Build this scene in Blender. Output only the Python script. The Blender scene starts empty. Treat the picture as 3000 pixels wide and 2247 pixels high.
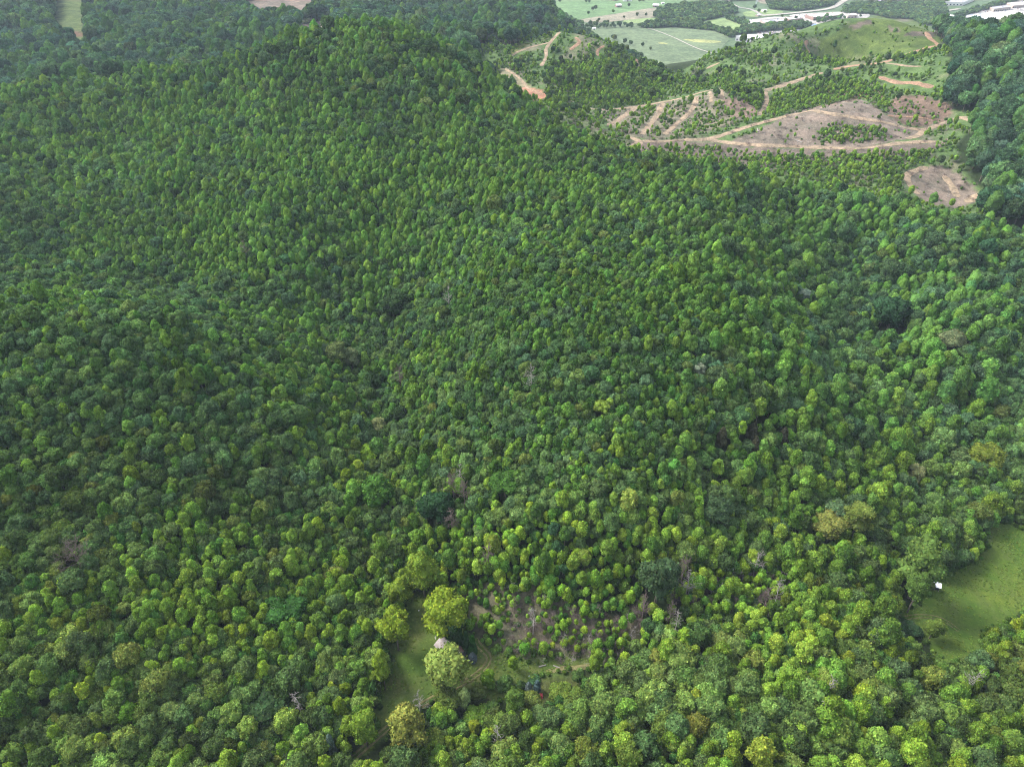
import bpy, bmesh, math, random
import numpy as np
from mathutils import Vector
R = math.radians
random.seed(7); rng = np.random.default_rng(7)
scn = bpy.context.scene
C = scn.collection

# ------------------------------------------------------------------ camera, sky, sun, exposure
W0, H0, F0 = 3000.0, 2247.0, 2079.0         # photo pixels and focal length in them
CAMZ, PITCH = 240.0, R(35)
cam_d = bpy.data.cameras.new('camera'); cam = bpy.data.objects.new('camera', cam_d); C.objects.link(cam)
cam_d.sensor_fit = 'HORIZONTAL'; cam_d.sensor_width = 36; cam_d.lens = 36 * F0 / W0
cam_d.clip_start = 1; cam_d.clip_end = 40000
cam.location = (0, 0, CAMZ); cam.rotation_euler = (R(90) - PITCH, 0, 0)
scn.camera = cam
SUN_EL, SUN_AZ = R(46), R(-68)               # azimuth from +Y towards +X
world = bpy.data.worlds.new('World'); scn.world = world; world.use_nodes = True
wn, wl = world.node_tree.nodes, world.node_tree.links
bg = wn['Background']; sky = wn.new('ShaderNodeTexSky'); sky.sky_type = 'NISHITA'; sky.sun_disc = False
sky.sun_elevation = SUN_EL; sky.sun_rotation = SUN_AZ; sky.dust_density = 4; sky.altitude = 400
hs = wn.new('ShaderNodeHueSaturation'); hs.inputs['Saturation'].default_value = 0.45
wl.new(sky.outputs[0], hs.inputs['Color']); wl.new(hs.outputs[0], bg.inputs[0]); bg.inputs[1].default_value = 0.13
sl = bpy.data.lights.new('sun', 'SUN'); so = bpy.data.objects.new('sun', sl); C.objects.link(so)
sl.energy = 1.4; sl.angle = R(18); sl.color = (1, 0.97, 0.92)
dv = Vector((math.sin(SUN_AZ) * math.cos(SUN_EL), math.cos(SUN_AZ) * math.cos(SUN_EL), math.sin(SUN_EL)))
so.rotation_euler = dv.to_track_quat('Z', 'Y').to_euler()
vs = scn.view_settings; vs.view_transform = 'Standard'; vs.look = 'None'; vs.gamma = 1; vs.use_curve_mapping = False
vs.exposure = 1.75
HAZE = 0.00006
scn.cycles.filter_width = 1.1; scn.cycles.use_denoising = True; scn.cycles.denoiser = 'OPENIMAGEDENOISE'; scn.cycles.denoising_input_passes = 'RGB_ALBEDO_NORMAL'; scn.cycles.denoising_prefilter = 'NONE'; scn.cycles.use_adaptive_sampling = False; scn.cycles.sample_clamp_indirect = 2; scn.cycles.max_bounces = 5; scn.cycles.diffuse_bounces = 3; scn.cycles.transmission_bounces = 3
scn.cycles.transparent_max_bounces = 4; scn.cycles.volume_bounces = 0

# ------------------------------------------------------------------ helpers
cP, sP = math.cos(PITCH), math.sin(PITCH)
def ray(u, v):
    a = (np.asarray(u, float) - W0 / 2) / F0; b = (H0 / 2 - np.asarray(v, float)) / F0
    return np.stack([a, cP + b * sP, -sP + b * cP], -1)      # scaled so that t = depth along the view axis
def at_depth(u, v, d): return np.array([0, 0, CAMZ]) + ray(u, v) * d
def at_z(u, v, z):
    r = ray(u, v); return np.array([0, 0, CAMZ]) + r * ((z - CAMZ) / r[..., 2])[..., None]
def project(p):
    p = np.asarray(p, float); x = p[..., 0]; y = p[..., 1]; z = p[..., 2] - CAMZ
    d = y * cP - z * sP; up = y * sP + z * cP
    d = np.where(d < 1, 1e-3, d)
    return W0 / 2 + F0 * x / d, H0 / 2 - F0 * up / d, d
def inpoly(px, py, poly):
    px = np.asarray(px, float); py = np.asarray(py, float)
    inside = np.zeros(px.shape, bool); n = len(poly)
    for i in range(n):
        x1, y1 = poly[i][:2]; x2, y2 = poly[(i + 1) % n][:2]
        if y1 == y2: continue
        c = ((y1 > py) != (y2 > py)) & (px < (x2 - x1) * (py - y1) / (y2 - y1) + x1)
        inside ^= c
    return inside
def _h(ix, iy, s):
    n = (ix.astype(np.int64) * 374761393 + iy.astype(np.int64) * 668265263 + s * 982451653) & 0x7fffffff
    n = ((n ^ (n >> 13)) * 1274126177) & 0x7fffffff
    return ((n ^ (n >> 16)) & 0xffff) / 65535.0
def vnoise(x, y, sc, s=0):
    x = np.asarray(x, float) / sc; y = np.asarray(y, float) / sc
    ix = np.floor(x); iy = np.floor(y); fx = x - ix; fy = y - iy
    fx = fx * fx * (3 - 2 * fx); fy = fy * fy * (3 - 2 * fy)
    a = _h(ix, iy, s); b = _h(ix + 1, iy, s); c = _h(ix, iy + 1, s); d = _h(ix + 1, iy + 1, s)
    return (a * (1 - fx) + b * fx) * (1 - fy) + (c * (1 - fx) + d * fx) * fy
def fbm(x, y, sc, s=0): return vnoise(x, y, sc, s) * .55 + vnoise(x, y, sc / 2.1, s + 1) * .3 + vnoise(x, y, sc / 4.3, s + 2) * .15

# ------------------------------------------------------------------ terrain
VAL = -42.0
CP = [  # (u, v, z of the ground): what the photo shows
 # foreground bottom
 (1250,2247,-2),(1250,2100,-1),(1250,1950,0),(1250,1800,1),(1230,1650,4),(1180,1450,8),(1120,1250,11),(1050,1080,15),(850,960,20),(560,850,25),(250,760,29),(0,700,34),
 (0,2247,12),(400,2247,8),(800,2247,3),(0,1900,26),(400,1900,20),(800,1900,8),(1050,1850,3),
 (0,1500,40),(400,1500,34),(800,1500,20),(1030,1450,14),(0,1200,58),(350,1180,54),(700,1180,44),(950,1200,28),(0,960,72),(300,960,68),(600,1010,57),
 (1600,2247,2),(2000,2247,9),(2500,2247,9),(3000,2247,6),(1600,2060,-1),(2000,1980,10),(2350,2000,12),(2500,1850,6),(1800,1900,2),(1600,1950,-1),
 (1500,1850,4),(1800,1780,8),(1500,1650,13),(1800,1620,20),(1500,1400,30),(1850,1400,38),(1450,1100,50),(1850,1100,58),(1400,850,60),(1800,800,63),
 (1250,900,31),(1180,1150,17),(1150,700,42),(1750,600,62),(1400,600,66),(2100,650,63),(2200,900,59),(2200,1200,40),(2150,1500,16),(2250,1750,3),
 (2385,650,36),(2480,850,18),(2560,1050,7),(2650,1250,4),(2700,1450,0),(2750,1620,-2),(2850,1700,-3),(2950,1850,-3),(2800,1900,-2),(3000,1600,-3),
 (2900,1300,7),(3000,1100,18),(2800,950,40),(3000,800,42),(2800,750,46),(2700,2000,1),(3000,2050,3),
 (100,500,50),(500,550,54),(850,500,66),(300,400,55),(700,350,72),(1000,350,84),(1300,350,82),(1000,600,60),(750,700,52),
]
CD = [  # (u, v, depth): ridges and far slopes, ground
 (-300,330,800),(0,310,760),(250,270,755),(500,240,735),(750,185,715),(950,140,705),(1150,120,700),(1350,175,690),(1450,252,675),(1560,335,650),(1660,400,610),(1850,480,565),(2200,530,540),(2450,578,520),(2650,650,500),(2900,690,480),
 # behind the ridge on the right: clearing
 (1550,275,715),(1640,350,650),(1800,400,640),(1750,330,720),(1670,315,745),(1850,318,760),(2000,292,765),(2100,264,775),(1950,400,670),(2000,345,720),
 (2150,420,650),(2380,325,690),(2500,297,700),(2560,320,690),(2700,380,660),(2840,350,670),(2400,437,630),(2650,425,620),(2300,500,580),(2550,510,570),(2800,480,600),(2720,500,590),(2800,590,560),
 (2300,350,735),(2600,300,750),(2500,240,800),(2250,265,790),(2180,290,740),
 (2500,188,900),(2620,155,930),(2750,137,930),(2640,100,960),(2620,62,1000),(2560,55,1000),(2450,75,990),(2350,110,960),(2720,95,960),
 (2200,150,960),(2050,190,940),(1950,225,900),(2050,260,830),(1900,280,820),(2150,210,880),
 (1640,98,950),(1560,120,945),(1500,160,900),(1750,118,945),(1840,150,930),(1890,210,890),(1700,180,890),(1650,250,800),(1800,240,820),
 # dark hill on the right
 (2760,175,880),(2840,135,800),(2950,125,800),(3050,125,800),(2850,270,700),(3000,300,640),(2880,420,610),(3000,500,560),(2900,560,560),
 # hills behind on the left
 (-200,200,1000),(100,260,900),(400,210,940),(700,160,960),(1000,100,1050),(1250,120,1000),(1400,130,930),(200,100,1150),(500,60,1250),(850,30,1350),(1100,10,1400),(1300,5,1380),(1450,10,1370),(1600,40,1350),(1680,95,1230),(1500,70,1200),(1350,60,1300),
 (900,70,1150),(100,0,1350),(500,-30,1500),(1000,-60,1700),(1450,-60,1650),(-200,50,1300),(-200,-60,1700),(1780,170,1130),
]
CW = [  # hidden hollows and surroundings: world x, y, z
 (-560,800,30),(-330,830,34),(-120,830,40),(20,760,55),(60,650,50),(180,600,45),(280,560,40),(110,1120,5),(230,1000,15),(60,1250,-15),
 (0,-100,0),(-300,-100,30),(300,-100,10),(-600,0,50),(-700,400,75),(600,100,20),(600,400,40),(700,700,80),(430,1050,10),(420,1250,-30),(600,1250,-30),(800,1100,20),(300,1250,-35),
 (-500,0,48),(-350,100,35),(450,100,10),(-900,900,90),(-1200,400,100),(-1200,1500,90),(-600,2200,60),(0,2300,-10),(1200,600,60),(1300,1300,0),
]
pts = [at_z(u, v, z) for u, v, z in CP] + [at_depth(u, v, d) for u, v, d in CD] + [np.array(c, float) for c in CW]
pts = np.array(pts)
S = 300.0
def phi(r2): return 0.5 * r2 * np.log(r2 + 1e-9)
XY = pts[:, :2] / S; n = len(pts)
K = phi(((XY[:, None] - XY[None]) ** 2).sum(-1)) + np.eye(n) * 0.0035
Pm = np.c_[np.ones(n), XY]
A = np.zeros((n + 3, n + 3)); A[:n, :n] = K; A[:n, n:] = Pm; A[n:, :n] = Pm.T
sol = np.linalg.solve(A, np.r_[pts[:, 2], 0, 0, 0])
def smooth(a, b, x):
    t = np.clip((x - a) / (b - a), 0, 1); return t * t * (3 - 2 * t)
def raw_height(x, y):
    x = np.asarray(x, float); y = np.asarray(y, float); out = np.empty(x.shape)
    xf, yf = x.ravel() / S, y.ravel() / S; o = np.empty(xf.shape)
    for i in range(0, len(xf), 20000):
        a = xf[i:i + 20000]; b = yf[i:i + 20000]
        o[i:i + 20000] = phi((a[:, None] - XY[:, 0]) ** 2 + (b[:, None] - XY[:, 1]) ** 2) @ sol[:n] + sol[n] + sol[n + 1] * a + sol[n + 2] * b
    z = o.reshape(x.shape)
    z = np.clip(z, -45, 150)
    # the flat valley with farms and town, ahead and to the right
    w = smooth(0, 110, y - 1170) * smooth(60, 210, x + 0.10 * (y - 1300))
    z = z * (1 - w) + VAL * w
    # far beyond: low hills all around
    far = smooth(1900, 2600, np.hypot(x, y - 300))
    z = z * (1 - far) + far * (VAL + 70 * smooth(.5, .9, fbm(x, y, 1500, 5)) * smooth(2400, 4200, np.hypot(x, y)))
    valley = np.maximum(w, far)
    z += (fbm(x, y, 70, 11) - .5) * 9 * (1 - valley)
    return z
def spaced(lo, hi, f0, f1, st, grow, end):
    v = list(np.arange(f0, f1 + .1, st)); s = st
    while v[-1] < end: s *= grow; v.append(v[-1] + s)
    s = st; a = [v[0]]
    while a[-1] > lo: s *= grow; a.append(a[-1] - s)
    return np.array(a[:0:-1] + v)
gx = spaced(-16000, 0, -660, 660, 4.0, 1.08, 16000)
gy = spaced(-6000, 0, 40, 1320, 4.0, 1.05, 22000)
GX, GY = np.meshgrid(gx, gy)
# flatten small benches where the meadows are: keep the control surface, noise is low there
GZ = raw_height(GX, GY)
def hgt(x, y):
    x = np.asarray(x, float); y = np.asarray(y, float)
    i = np.clip(np.searchsorted(gx, x) - 1, 0, len(gx) - 2); j = np.clip(np.searchsorted(gy, y) - 1, 0, len(gy) - 2)
    fx = (x - gx[i]) / (gx[i + 1] - gx[i]); fy = (y - gy[j]) / (gy[j + 1] - gy[j])
    return (GZ[j, i] * (1 - fx) + GZ[j, i + 1] * fx) * (1 - fy) + (GZ[j + 1, i] * (1 - fx) + GZ[j + 1, i + 1] * fx) * fy
def cast(u, v, dmin=150.0, dmax=2600.0):
    """first point of the ground under these photo pixels, from distance dmin on"""
    u = np.atleast_1d(np.asarray(u, float)); v = np.atleast_1d(np.asarray(v, float)); r = ray(u, v)
    t = np.full(u.shape, float(dmin)); done = np.zeros(u.shape, bool)
    for _ in range(4000):
        p = np.array([0, 0, CAMZ]) + r * t[:, None]
        g = p[:, 2] - hgt(p[:, 0], p[:, 1])
        done |= (g <= 0.02) | (t > dmax)
        if done.all(): break
        t = np.where(done, t, t + np.clip(g * .5, .4, 12))
    p = np.array([0, 0, CAMZ]) + r * t[:, None]; p[:, 2] = hgt(p[:, 0], p[:, 1]); return p
RIDGE = np.array([at_depth(u, v, d) for u, v, d in [(-600,360,830),(-300,330,800),(0,310,760),(250,270,755),(500,240,735),(750,185,715),(950,140,705),(1150,120,700),(1350,175,690),(1450,252,675),(1560,335,650),(1660,400,610),(1850,480,565),(2200,530,540),(2450,578,520),(2650,650,500),(2900,690,480),(3300,760,460)]])
def beyond(x, y): return np.asarray(y) > np.interp(x, RIDGE[:, 0], RIDGE[:, 1])

# ------------------------------------------------------------------ materials
MATS = {}
def new_mat(name):
    m = bpy.data.materials.new(name); m.use_nodes = True; MATS[name] = m
    return m, m.node_tree.nodes, m.node_tree.links, m.node_tree.nodes['Principled BSDF']
def mixc(n, l, a, b, fac, mode='MIX'):
    x = n.new('ShaderNodeMix'); x.data_type = 'RGBA'; x.blend_type = mode
    for sock, val in ((x.inputs[0], fac), (x.inputs[6], a), (x.inputs[7], b)):
        if isinstance(val, bpy.types.NodeSocket): l.new(val, sock)
        elif isinstance(val, (int, float)): sock.default_value = val
        else: sock.default_value = (*val, 1)
    return x.outputs[2]
def noise(n, l, scale, detail=4, rough=.6, coord='Object', w=None):
    t = n.new('ShaderNodeTexCoord'); x = n.new('ShaderNodeTexNoise'); x.inputs['Scale'].default_value = scale
    x.inputs['Detail'].default_value = detail; x.inputs['Roughness'].default_value = rough
    l.new(t.outputs[coord], x.inputs['Vector']); return x.outputs[0]
def ramp(n, l, src, lo, hi):
    x = n.new('ShaderNodeMapRange'); x.inputs[1].default_value = lo; x.inputs[2].default_value = hi
    l.new(src, x.inputs[0]); return x.outputs[0]
def plain(name, col, rough=.85, var=.25, scale=1.5, metal=0, spec=.3, col2=None):
    m, n, l, b = new_mat(name)
    f = ramp(n, l, noise(n, l, scale, 6, .65), .35, .65)
    c2 = col2 or tuple(c * (1 - var) for c in col)
    l.new(mixc(n, l, col, c2, f), b.inputs['Base Color'])
    b.inputs['Roughness'].default_value = rough; b.inputs['Metallic'].default_value = metal
    b.inputs['Specular IOR Level'].default_value = spec
    return m
def foliage(name, translucent=.2):
    m, n, l, b = new_mat(name); n.remove(b); out = n['Material Output']
    a = n.new('ShaderNodeAttribute'); a.attribute_type = 'INSTANCER'; a.attribute_name = 'tint'
    g = n.new('ShaderNodeAttribute'); g.attribute_type = 'GEOMETRY'; g.attribute_name = 'leafvar'
    c = mixc(n, l, a.outputs['Color'], g.outputs['Color'], 1.0, 'MULTIPLY')
    d = n.new('ShaderNodeBsdfDiffuse'); t = n.new('ShaderNodeBsdfTranslucent'); s = n.new('ShaderNodeMixShader')
    l.new(c, d.inputs[0]); l.new(c, t.inputs[0]); s.inputs[0].default_value = translucent
    l.new(d.outputs[0], s.inputs[1]); l.new(t.outputs[0], s.inputs[2]); l.new(s.outputs[0], out.inputs[0])
    return m
LEAF = foliage('leaves')
BARK = plain('bark', (.16, .135, .11), .95, .4, 3)
PALEBARK = plain('dead_wood', (.34, .31, .28), .95, .35, 3)
BROWNWOOD = plain('brown_twigs', (.17, .13, .115), .95, .35, 3)

def mesh_from(name, V, F, mats=(), smooth_=False, attr=None, mi=None):
    """V (n,3); F list of arrays (k,3) / (k,4)"""
    V = np.asarray(V, float); m = bpy.data.meshes.new(name); F = [np.asarray(f) for f in F if len(f)]
    m.vertices.add(len(V)); m.vertices.foreach_set('co', V.astype(np.float32).ravel())
    flat = np.concatenate([f.ravel() for f in F]); sizes = np.concatenate([np.full(len(f), f.shape[1]) for f in F])
    m.loops.add(len(flat)); m.loops.foreach_set('vertex_index', flat.astype(np.int32))
    m.polygons.add(len(sizes)); st = np.r_[0, np.cumsum(sizes)[:-1]]
    m.polygons.foreach_set('loop_start', st.astype(np.int32))
    if mi is not None: m.polygons.foreach_set('material_index', np.asarray(mi, np.int32))
    m.update(calc_edges=True); m.validate()
    if smooth_: m.polygons.foreach_set('use_smooth', np.ones(len(m.polygons), bool))
    if attr is not None:
        for k, (dom, arr) in attr.items():
            a = m.color_attributes.new(k, 'FLOAT_COLOR', dom)
            arr = np.asarray(arr, np.float32); arr = np.c_[arr, np.ones(len(arr), np.float32)]
            a.data.foreach_set('color', arr.ravel())
    for x in mats: m.materials.append(x)
    return m
def link(name, mesh, parent=None, loc=None):
    o = bpy.data.objects.new(name, mesh); C.objects.link(o)
    if parent is not None: o.parent = parent
    if loc is not None: o.location = loc
    return o
def tag(o, label=None, cat=None, group=None, kind=None):
    if label: o['label'] = label
    if cat: o['category'] = cat
    if group: o['group'] = group
    if kind: o['kind'] = kind
    return o

# ------------------------------------------------------------------ ground colours (what the ground itself is)
ROUND = lambda c: np.array(c, float)
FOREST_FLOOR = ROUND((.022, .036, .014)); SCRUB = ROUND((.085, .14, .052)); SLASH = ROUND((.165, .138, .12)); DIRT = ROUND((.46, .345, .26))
REDSOIL = ROUND((.26, .14, .10)); GRASS = ROUND((.075, .125, .03)); OLIVE = ROUND((.10, .12, .04)); VALG = ROUND((.09, .14, .08)); LOT = ROUND((.42, .4, .38))
CLEAR = [(1395,150),(1440,118),(1500,140),(1560,108),(1640,88),(1760,105),(1840,128),(1900,170),(1960,205),(1990,215),(2100,150),(2200,120),(2350,82),(2500,45),(2620,32),(2700,55),(2735,95),(2775,140),(2790,200),(2780,250),(2760,320),(2860,335),(2880,370),(2800,420),(2800,470),(2880,550),(2890,640),(2700,720),(2400,640),(2100,560),(1800,520),(1600,440),(1500,330),(1400,220)]
ZONES_FAR = [   # (polygon, colour, softness)
 ([(2110,425),(2220,385),(2300,338),(2400,314),(2470,293),(2530,293),(2575,322),(2615,350),(2645,372),(2710,378),(2690,400),(2560,428),(2440,435),(2250,430)], SLASH),
 ([(1840,420),(1900,408),(2000,415),(2110,425),(2400,440),(2700,420),(2790,405),(2720,450),(2450,480),(2300,500),(2100,480),(1900,470)], SLASH * .8),
 ([(2620,285),(2700,275),(2770,300),(2790,330),(2765,360),(2700,372),(2630,362),(2600,325)], SLASH * .5 + REDSOIL * .22),
 ([(1760,322),(1900,306),(2050,280),(2140,258),(2235,330),(2190,350),(2050,395),(1940,405),(1840,405),(1780,365)], SLASH * .8 + SCRUB * .25),
 ([(2120,290),(2170,280),(2230,325),(2200,345),(2150,350)], SLASH * .8 + REDSOIL * .2),
 ([(2652,519),(2717,488),(2779,492),(2862,548),(2870,590),(2815,612),(2713,600),(2670,560)], SLASH),
 ([(1700,340),(1740,350),(1752,385),(1715,380)], SLASH * 1.2),
 ([(1600,300),(1700,330),(1750,400),(1700,440),(1620,380),(1580,330)], SLASH * .4 + SCRUB * .8),
 ([(1462,196),(1520,222),(1565,262),(1520,295),(1475,250)], SLASH * .7 + OLIVE * .5),
 ([(1525,255),(1590,265),(1600,292),(1530,300)], REDSOIL * 1.1),
 ([(2425,265),(2560,262),(2600,285),(2500,292),(2420,285)], REDSOIL * .6 + SCRUB * .3),
 ([(2400,120),(2500,65),(2600,38),(2690,52),(2730,85),(2760,125),(2700,150),(2500,170),(2400,185)], GRASS * .62 + OLIVE * .3),
 ([(2490,75),(2550,58),(2560,70),(2500,85)], SLASH * .7), ([(2600,72),(2640,85),(2650,95),(2610,92)], SLASH * .8), ([(2630,45),(2660,52),(2650,62),(2625,55)], SLASH * .9),
 ([(2470,175),(2600,160),(2610,180),(2480,195)], SLASH * .5 + GRASS * .6),
 ([(2720,95),(2740,92),(2745,110),(2650,105),(2660,95)], SLASH * .6),
 ([(690,12),(780,-12),(920,-5),(930,18),(870,42),(760,40)], SLASH * .9),
 ([(860,80),(930,62),(985,72),(980,88),(900,92)], SLASH), ([(1480,140),(1540,118),(1560,128),(1500,160)], OLIVE),
 ([(160,72),(170,-60),(252,-60),(246,60),(250,100),(275,140),(255,145),(215,108),(180,100)], GRASS * .75 + SLASH * .12),
 ([(190,92),(230,92),(250,110),(215,108)], REDSOIL * .5),
 ([(490,55),(545,55),(540,75),(505,80)], SLASH * .5), ([(545,88),(580,80),(590,110),(560,110)], SLASH * .4),
]
ZONES_NEAR = [
 ([(1330,1735),(1420,1690),(1600,1745),(1750,1790),(1900,1795),(1870,1900),(1770,1955),(1560,1945),(1450,1905),(1390,1870),(1360,1800)], SLASH * .5 + OLIVE * .35),
 ([(1950,1600),(2300,1640),(2330,1780),(2100,1790),(1950,1760)], SLASH * .35),
 ([(1100,1000),(1250,1300),(1290,1700),(1190,1720),(1120,1400),(1040,1200)], GRASS * .4),
 ([(1385,2065),(1440,2040),(1460,2075),(1440,2105),(1390,2095)], ROUND((.06, .045, .035))),
 ([(1540,1960),(1700,1960),(1780,2000),(1700,2060),(1560,2060)], OLIVE * .6),
]
MEADOW1 = [(1195,1735),(1262,1735),(1320,1800),(1370,1850),(1392,1868),(1440,1905),(1540,1932),(1620,1925),(1745,1915),(1750,1958),(1620,1970),(1560,1985),(1530,2030),(1450,2060),(1380,2030),(1270,2055),(1185,2115),(1120,2170),(1060,2215),(1020,2240),(1000,2235),(1060,2190),(1095,2160),(1105,2080),(1120,2010),(1150,1940),(1135,1895),(1165,1860),(1188,1800)]
MEADOW2 = [(2905,1530),(3000,1545),(3200,1560),(3200,1700),(3050,1770),(2990,1795),(2940,1830),(2885,1860),(2868,1925),(2800,1940),(2735,1935),(2725,1890),(2690,1855),(2640,1825),(2632,1795),(2665,1772),(2705,1755),(2722,1715),(2760,1690),(2800,1670),(2850,1650),(2885,1615),(2898,1570)]
def ground_colour(x, y, z):
    u, v, d = project(np.stack([x, y, z], -1)); far = beyond(x, y)
    wob = (fbm(x, y, 18, 31) - .5) * 26; wob2 = (fbm(x, y, 18, 41) - .5) * 26
    k = 700 / np.clip(d, 200, 2000); uu = u + wob * k; vv = v + wob2 * k * .3
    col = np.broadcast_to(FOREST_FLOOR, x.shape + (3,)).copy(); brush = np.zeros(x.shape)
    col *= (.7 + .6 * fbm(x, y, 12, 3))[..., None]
    c = far & inpoly(uu, vv, CLEAR) & (d < 1100)
    mixn = fbm(x, y, 22, 51)
    sc = SCRUB * .9 + (SLASH * .55 - SCRUB * .5) * smooth(.52, .72, mixn)[..., None]
    col[c] = sc[c]; brush[c] = 1
    val = (y > 1150) & (z < VAL + 34) & (x > 0); col[val] = (VALG * (.8 + .4 * fbm(x, y, 60, 9))[..., None])[val]
    for poly, cc in ZONES_FAR:
        i = far & inpoly(uu, vv, poly) & (d < 1900)
        n_ = (.82 + .36 * fbm(x, y, 9, 71))[..., None]
        col[i] = (cc * n_)[i]; brush[i] = .2
    for poly, cc in ZONES_NEAR:
        i = ~far & inpoly(u + wob * 1.6, v + wob2, poly)
        col[i] = (cc * (.75 + .5 * fbm(x, y, 9, 71))[..., None])[i]
    for poly in (MEADOW1, MEADOW2):
        i = ~far & inpoly(u, v, poly); col[i] = GRASS * .8
    return col, brush
ny, nx = GX.shape
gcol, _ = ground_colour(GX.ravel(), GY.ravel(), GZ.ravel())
V = np.stack([GX, GY, GZ], -1).reshape(-1, 3); idx = np.arange(ny * nx).reshape(ny, nx)
F = np.stack([idx[:-1, :-1], idx[:-1, 1:], idx[1:, 1:], idx[1:, :-1]], -1).reshape(-1, 4)
def ground_mat(name, attr=True, col=None, blot=.5, blotscale=.05, fine=.9):
    m, n, l, b = new_mat(name)
    if attr:
        a = n.new('ShaderNodeAttribute'); a.attribute_name = 'groundcol'; base = a.outputs['Color']
    else: base = None
    f1 = ramp(n, l, noise(n, l, fine, 8, .75), .3, .7); f2 = ramp(n, l, noise(n, l, blotscale, 5, .6), .35, .65)
    v1 = mixc(n, l, (.5, .5, .52), (1.45, 1.43, 1.36), f1)
    f3 = ramp(n, l, noise(n, l, fine * .22, 6, .75), .35, .65); v1 = mixc(n, l, v1, mixc(n, l, (.7, .72, .72), (1.3, 1.27, 1.24), f3), 1.0, 'MULTIPLY'); v2 = mixc(n, l, (1 - blot, 1 - blot * .8, 1 - blot), (1 + blot, 1 + blot * .8, 1 + blot * .6), f2)
    c = mixc(n, l, base if attr else col, v1, 1.0, 'MULTIPLY'); c = mixc(n, l, c, v2, 1.0, 'MULTIPLY')
    l.new(c, b.inputs['Base Color']); b.inputs['Roughness'].default_value = .95; b.inputs['Specular IOR Level'].default_value = .1
    bp = n.new('ShaderNodeBump'); bp.inputs['Strength'].default_value = .6; bp.inputs['Distance'].default_value = .6
    l.new(noise(n, l, .7, 8, .8), bp.inputs['Height']); l.new(bp.outputs[0], b.inputs['Normal'])
    return m
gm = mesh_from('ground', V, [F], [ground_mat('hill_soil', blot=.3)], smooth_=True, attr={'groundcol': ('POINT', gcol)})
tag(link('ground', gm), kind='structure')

# ------------------------------------------------------------------ draped sheets: meadows, roads, fields
def drape(name, poly_w, cell, mat, lift=.12):
    poly_w = np.asarray(poly_w); x0, y0 = poly_w[:, :2].min(0); x1, y1 = poly_w[:, :2].max(0)
    xs = np.arange(x0, x1 + cell, cell); ys = np.arange(y0, y1 + cell, cell); X, Y = np.meshgrid(xs, ys)
    Z = hgt(X, Y) + lift; m_ = inpoly(X[:-1, :-1] + cell / 2 + (fbm(X[:-1, :-1], Y[:-1, :-1], 5, 3) - .5) * 3, Y[:-1, :-1] + cell / 2, poly_w)
    id_ = np.arange(X.size).reshape(X.shape)
    F_ = np.stack([id_[:-1, :-1], id_[:-1, 1:], id_[1:, 1:], id_[1:, :-1]], -1)[m_]
    used, inv = np.unique(F_.ravel(), return_inverse=True)
    V_ = np.stack([X, Y, Z], -1).reshape(-1, 3)[used]
    return tag(link(name, mesh_from(name, V_, [inv.reshape(-1, 4)], [mat], smooth_=True)), kind='structure')
def grass_mat(name, a_, b_, c_):
    m, n, l, b = new_mat(name)
    f1 = ramp(n, l, noise(n, l, .045, 5, .6), .38, .62); f2 = ramp(n, l, noise(n, l, .11, 6, .7), .45, .7); f3 = ramp(n, l, noise(n, l, 1.3, 6, .8), .25, .75)
    c = mixc(n, l, a_, b_, f1); c = mixc(n, l, c, c_, f2); c = mixc(n, l, c, mixc(n, l, (.55, .6, .55), (1.45, 1.4, 1.45), f3), 1.0, 'MULTIPLY'); f4 = ramp(n, l, noise(n, l, .35, 6, .75), .35, .65); c = mixc(n, l, c, mixc(n, l, (.78, .84, .8), (1.2, 1.15, 1.1), f4), 1.0, 'MULTIPLY')
    l.new(c, b.inputs['Base Color']); b.inputs['Roughness'].default_value = 1; b.inputs['Specular IOR Level'].default_value = .05
    bp = n.new('ShaderNodeBump'); bp.inputs['Strength'].default_value = .5; bp.inputs['Distance'].default_value = .25
    l.new(noise(n, l, 2.0, 6, .8), bp.inputs['Height']); l.new(bp.outputs[0], b.inputs['Normal'])
    return m
m1w = cast([p[0] for p in MEADOW1], [p[1] for p in MEADOW1]); m2w = cast([p[0] for p in MEADOW2], [p[1] for p in MEADOW2])
drape('meadow', m1w, .8, grass_mat('cabin_meadow_grass', (.058, .108, .020), (.105, .120, .038), (.072, .12, .022)))
drape('meadow', m2w, .8, grass_mat('pasture_grass', (.052, .105, .016), (.088, .125, .022), (.068, .095, .025)))
DIRTM = ground_mat('road_dirt', False, (.27, .21, .155), blot=.18, blotscale=.12, fine=.5)
REDM = ground_mat('red_dirt', False, (.27, .175, .125), blot=.2, blotscale=.12, fine=.5)
TRACKM = ground_mat('grass_track', False, (.17, .16, .075), blot=.2, blotscale=.12, fine=.8)
ASPH = ground_mat('asphalt', False, (.30, .29, .28), blot=.1, blotscale=.05, fine=.5)
PALEPATH = ground_mat('gravel', False, (.36, .34, .31), blot=.1, blotscale=.05, fine=.5)
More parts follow.
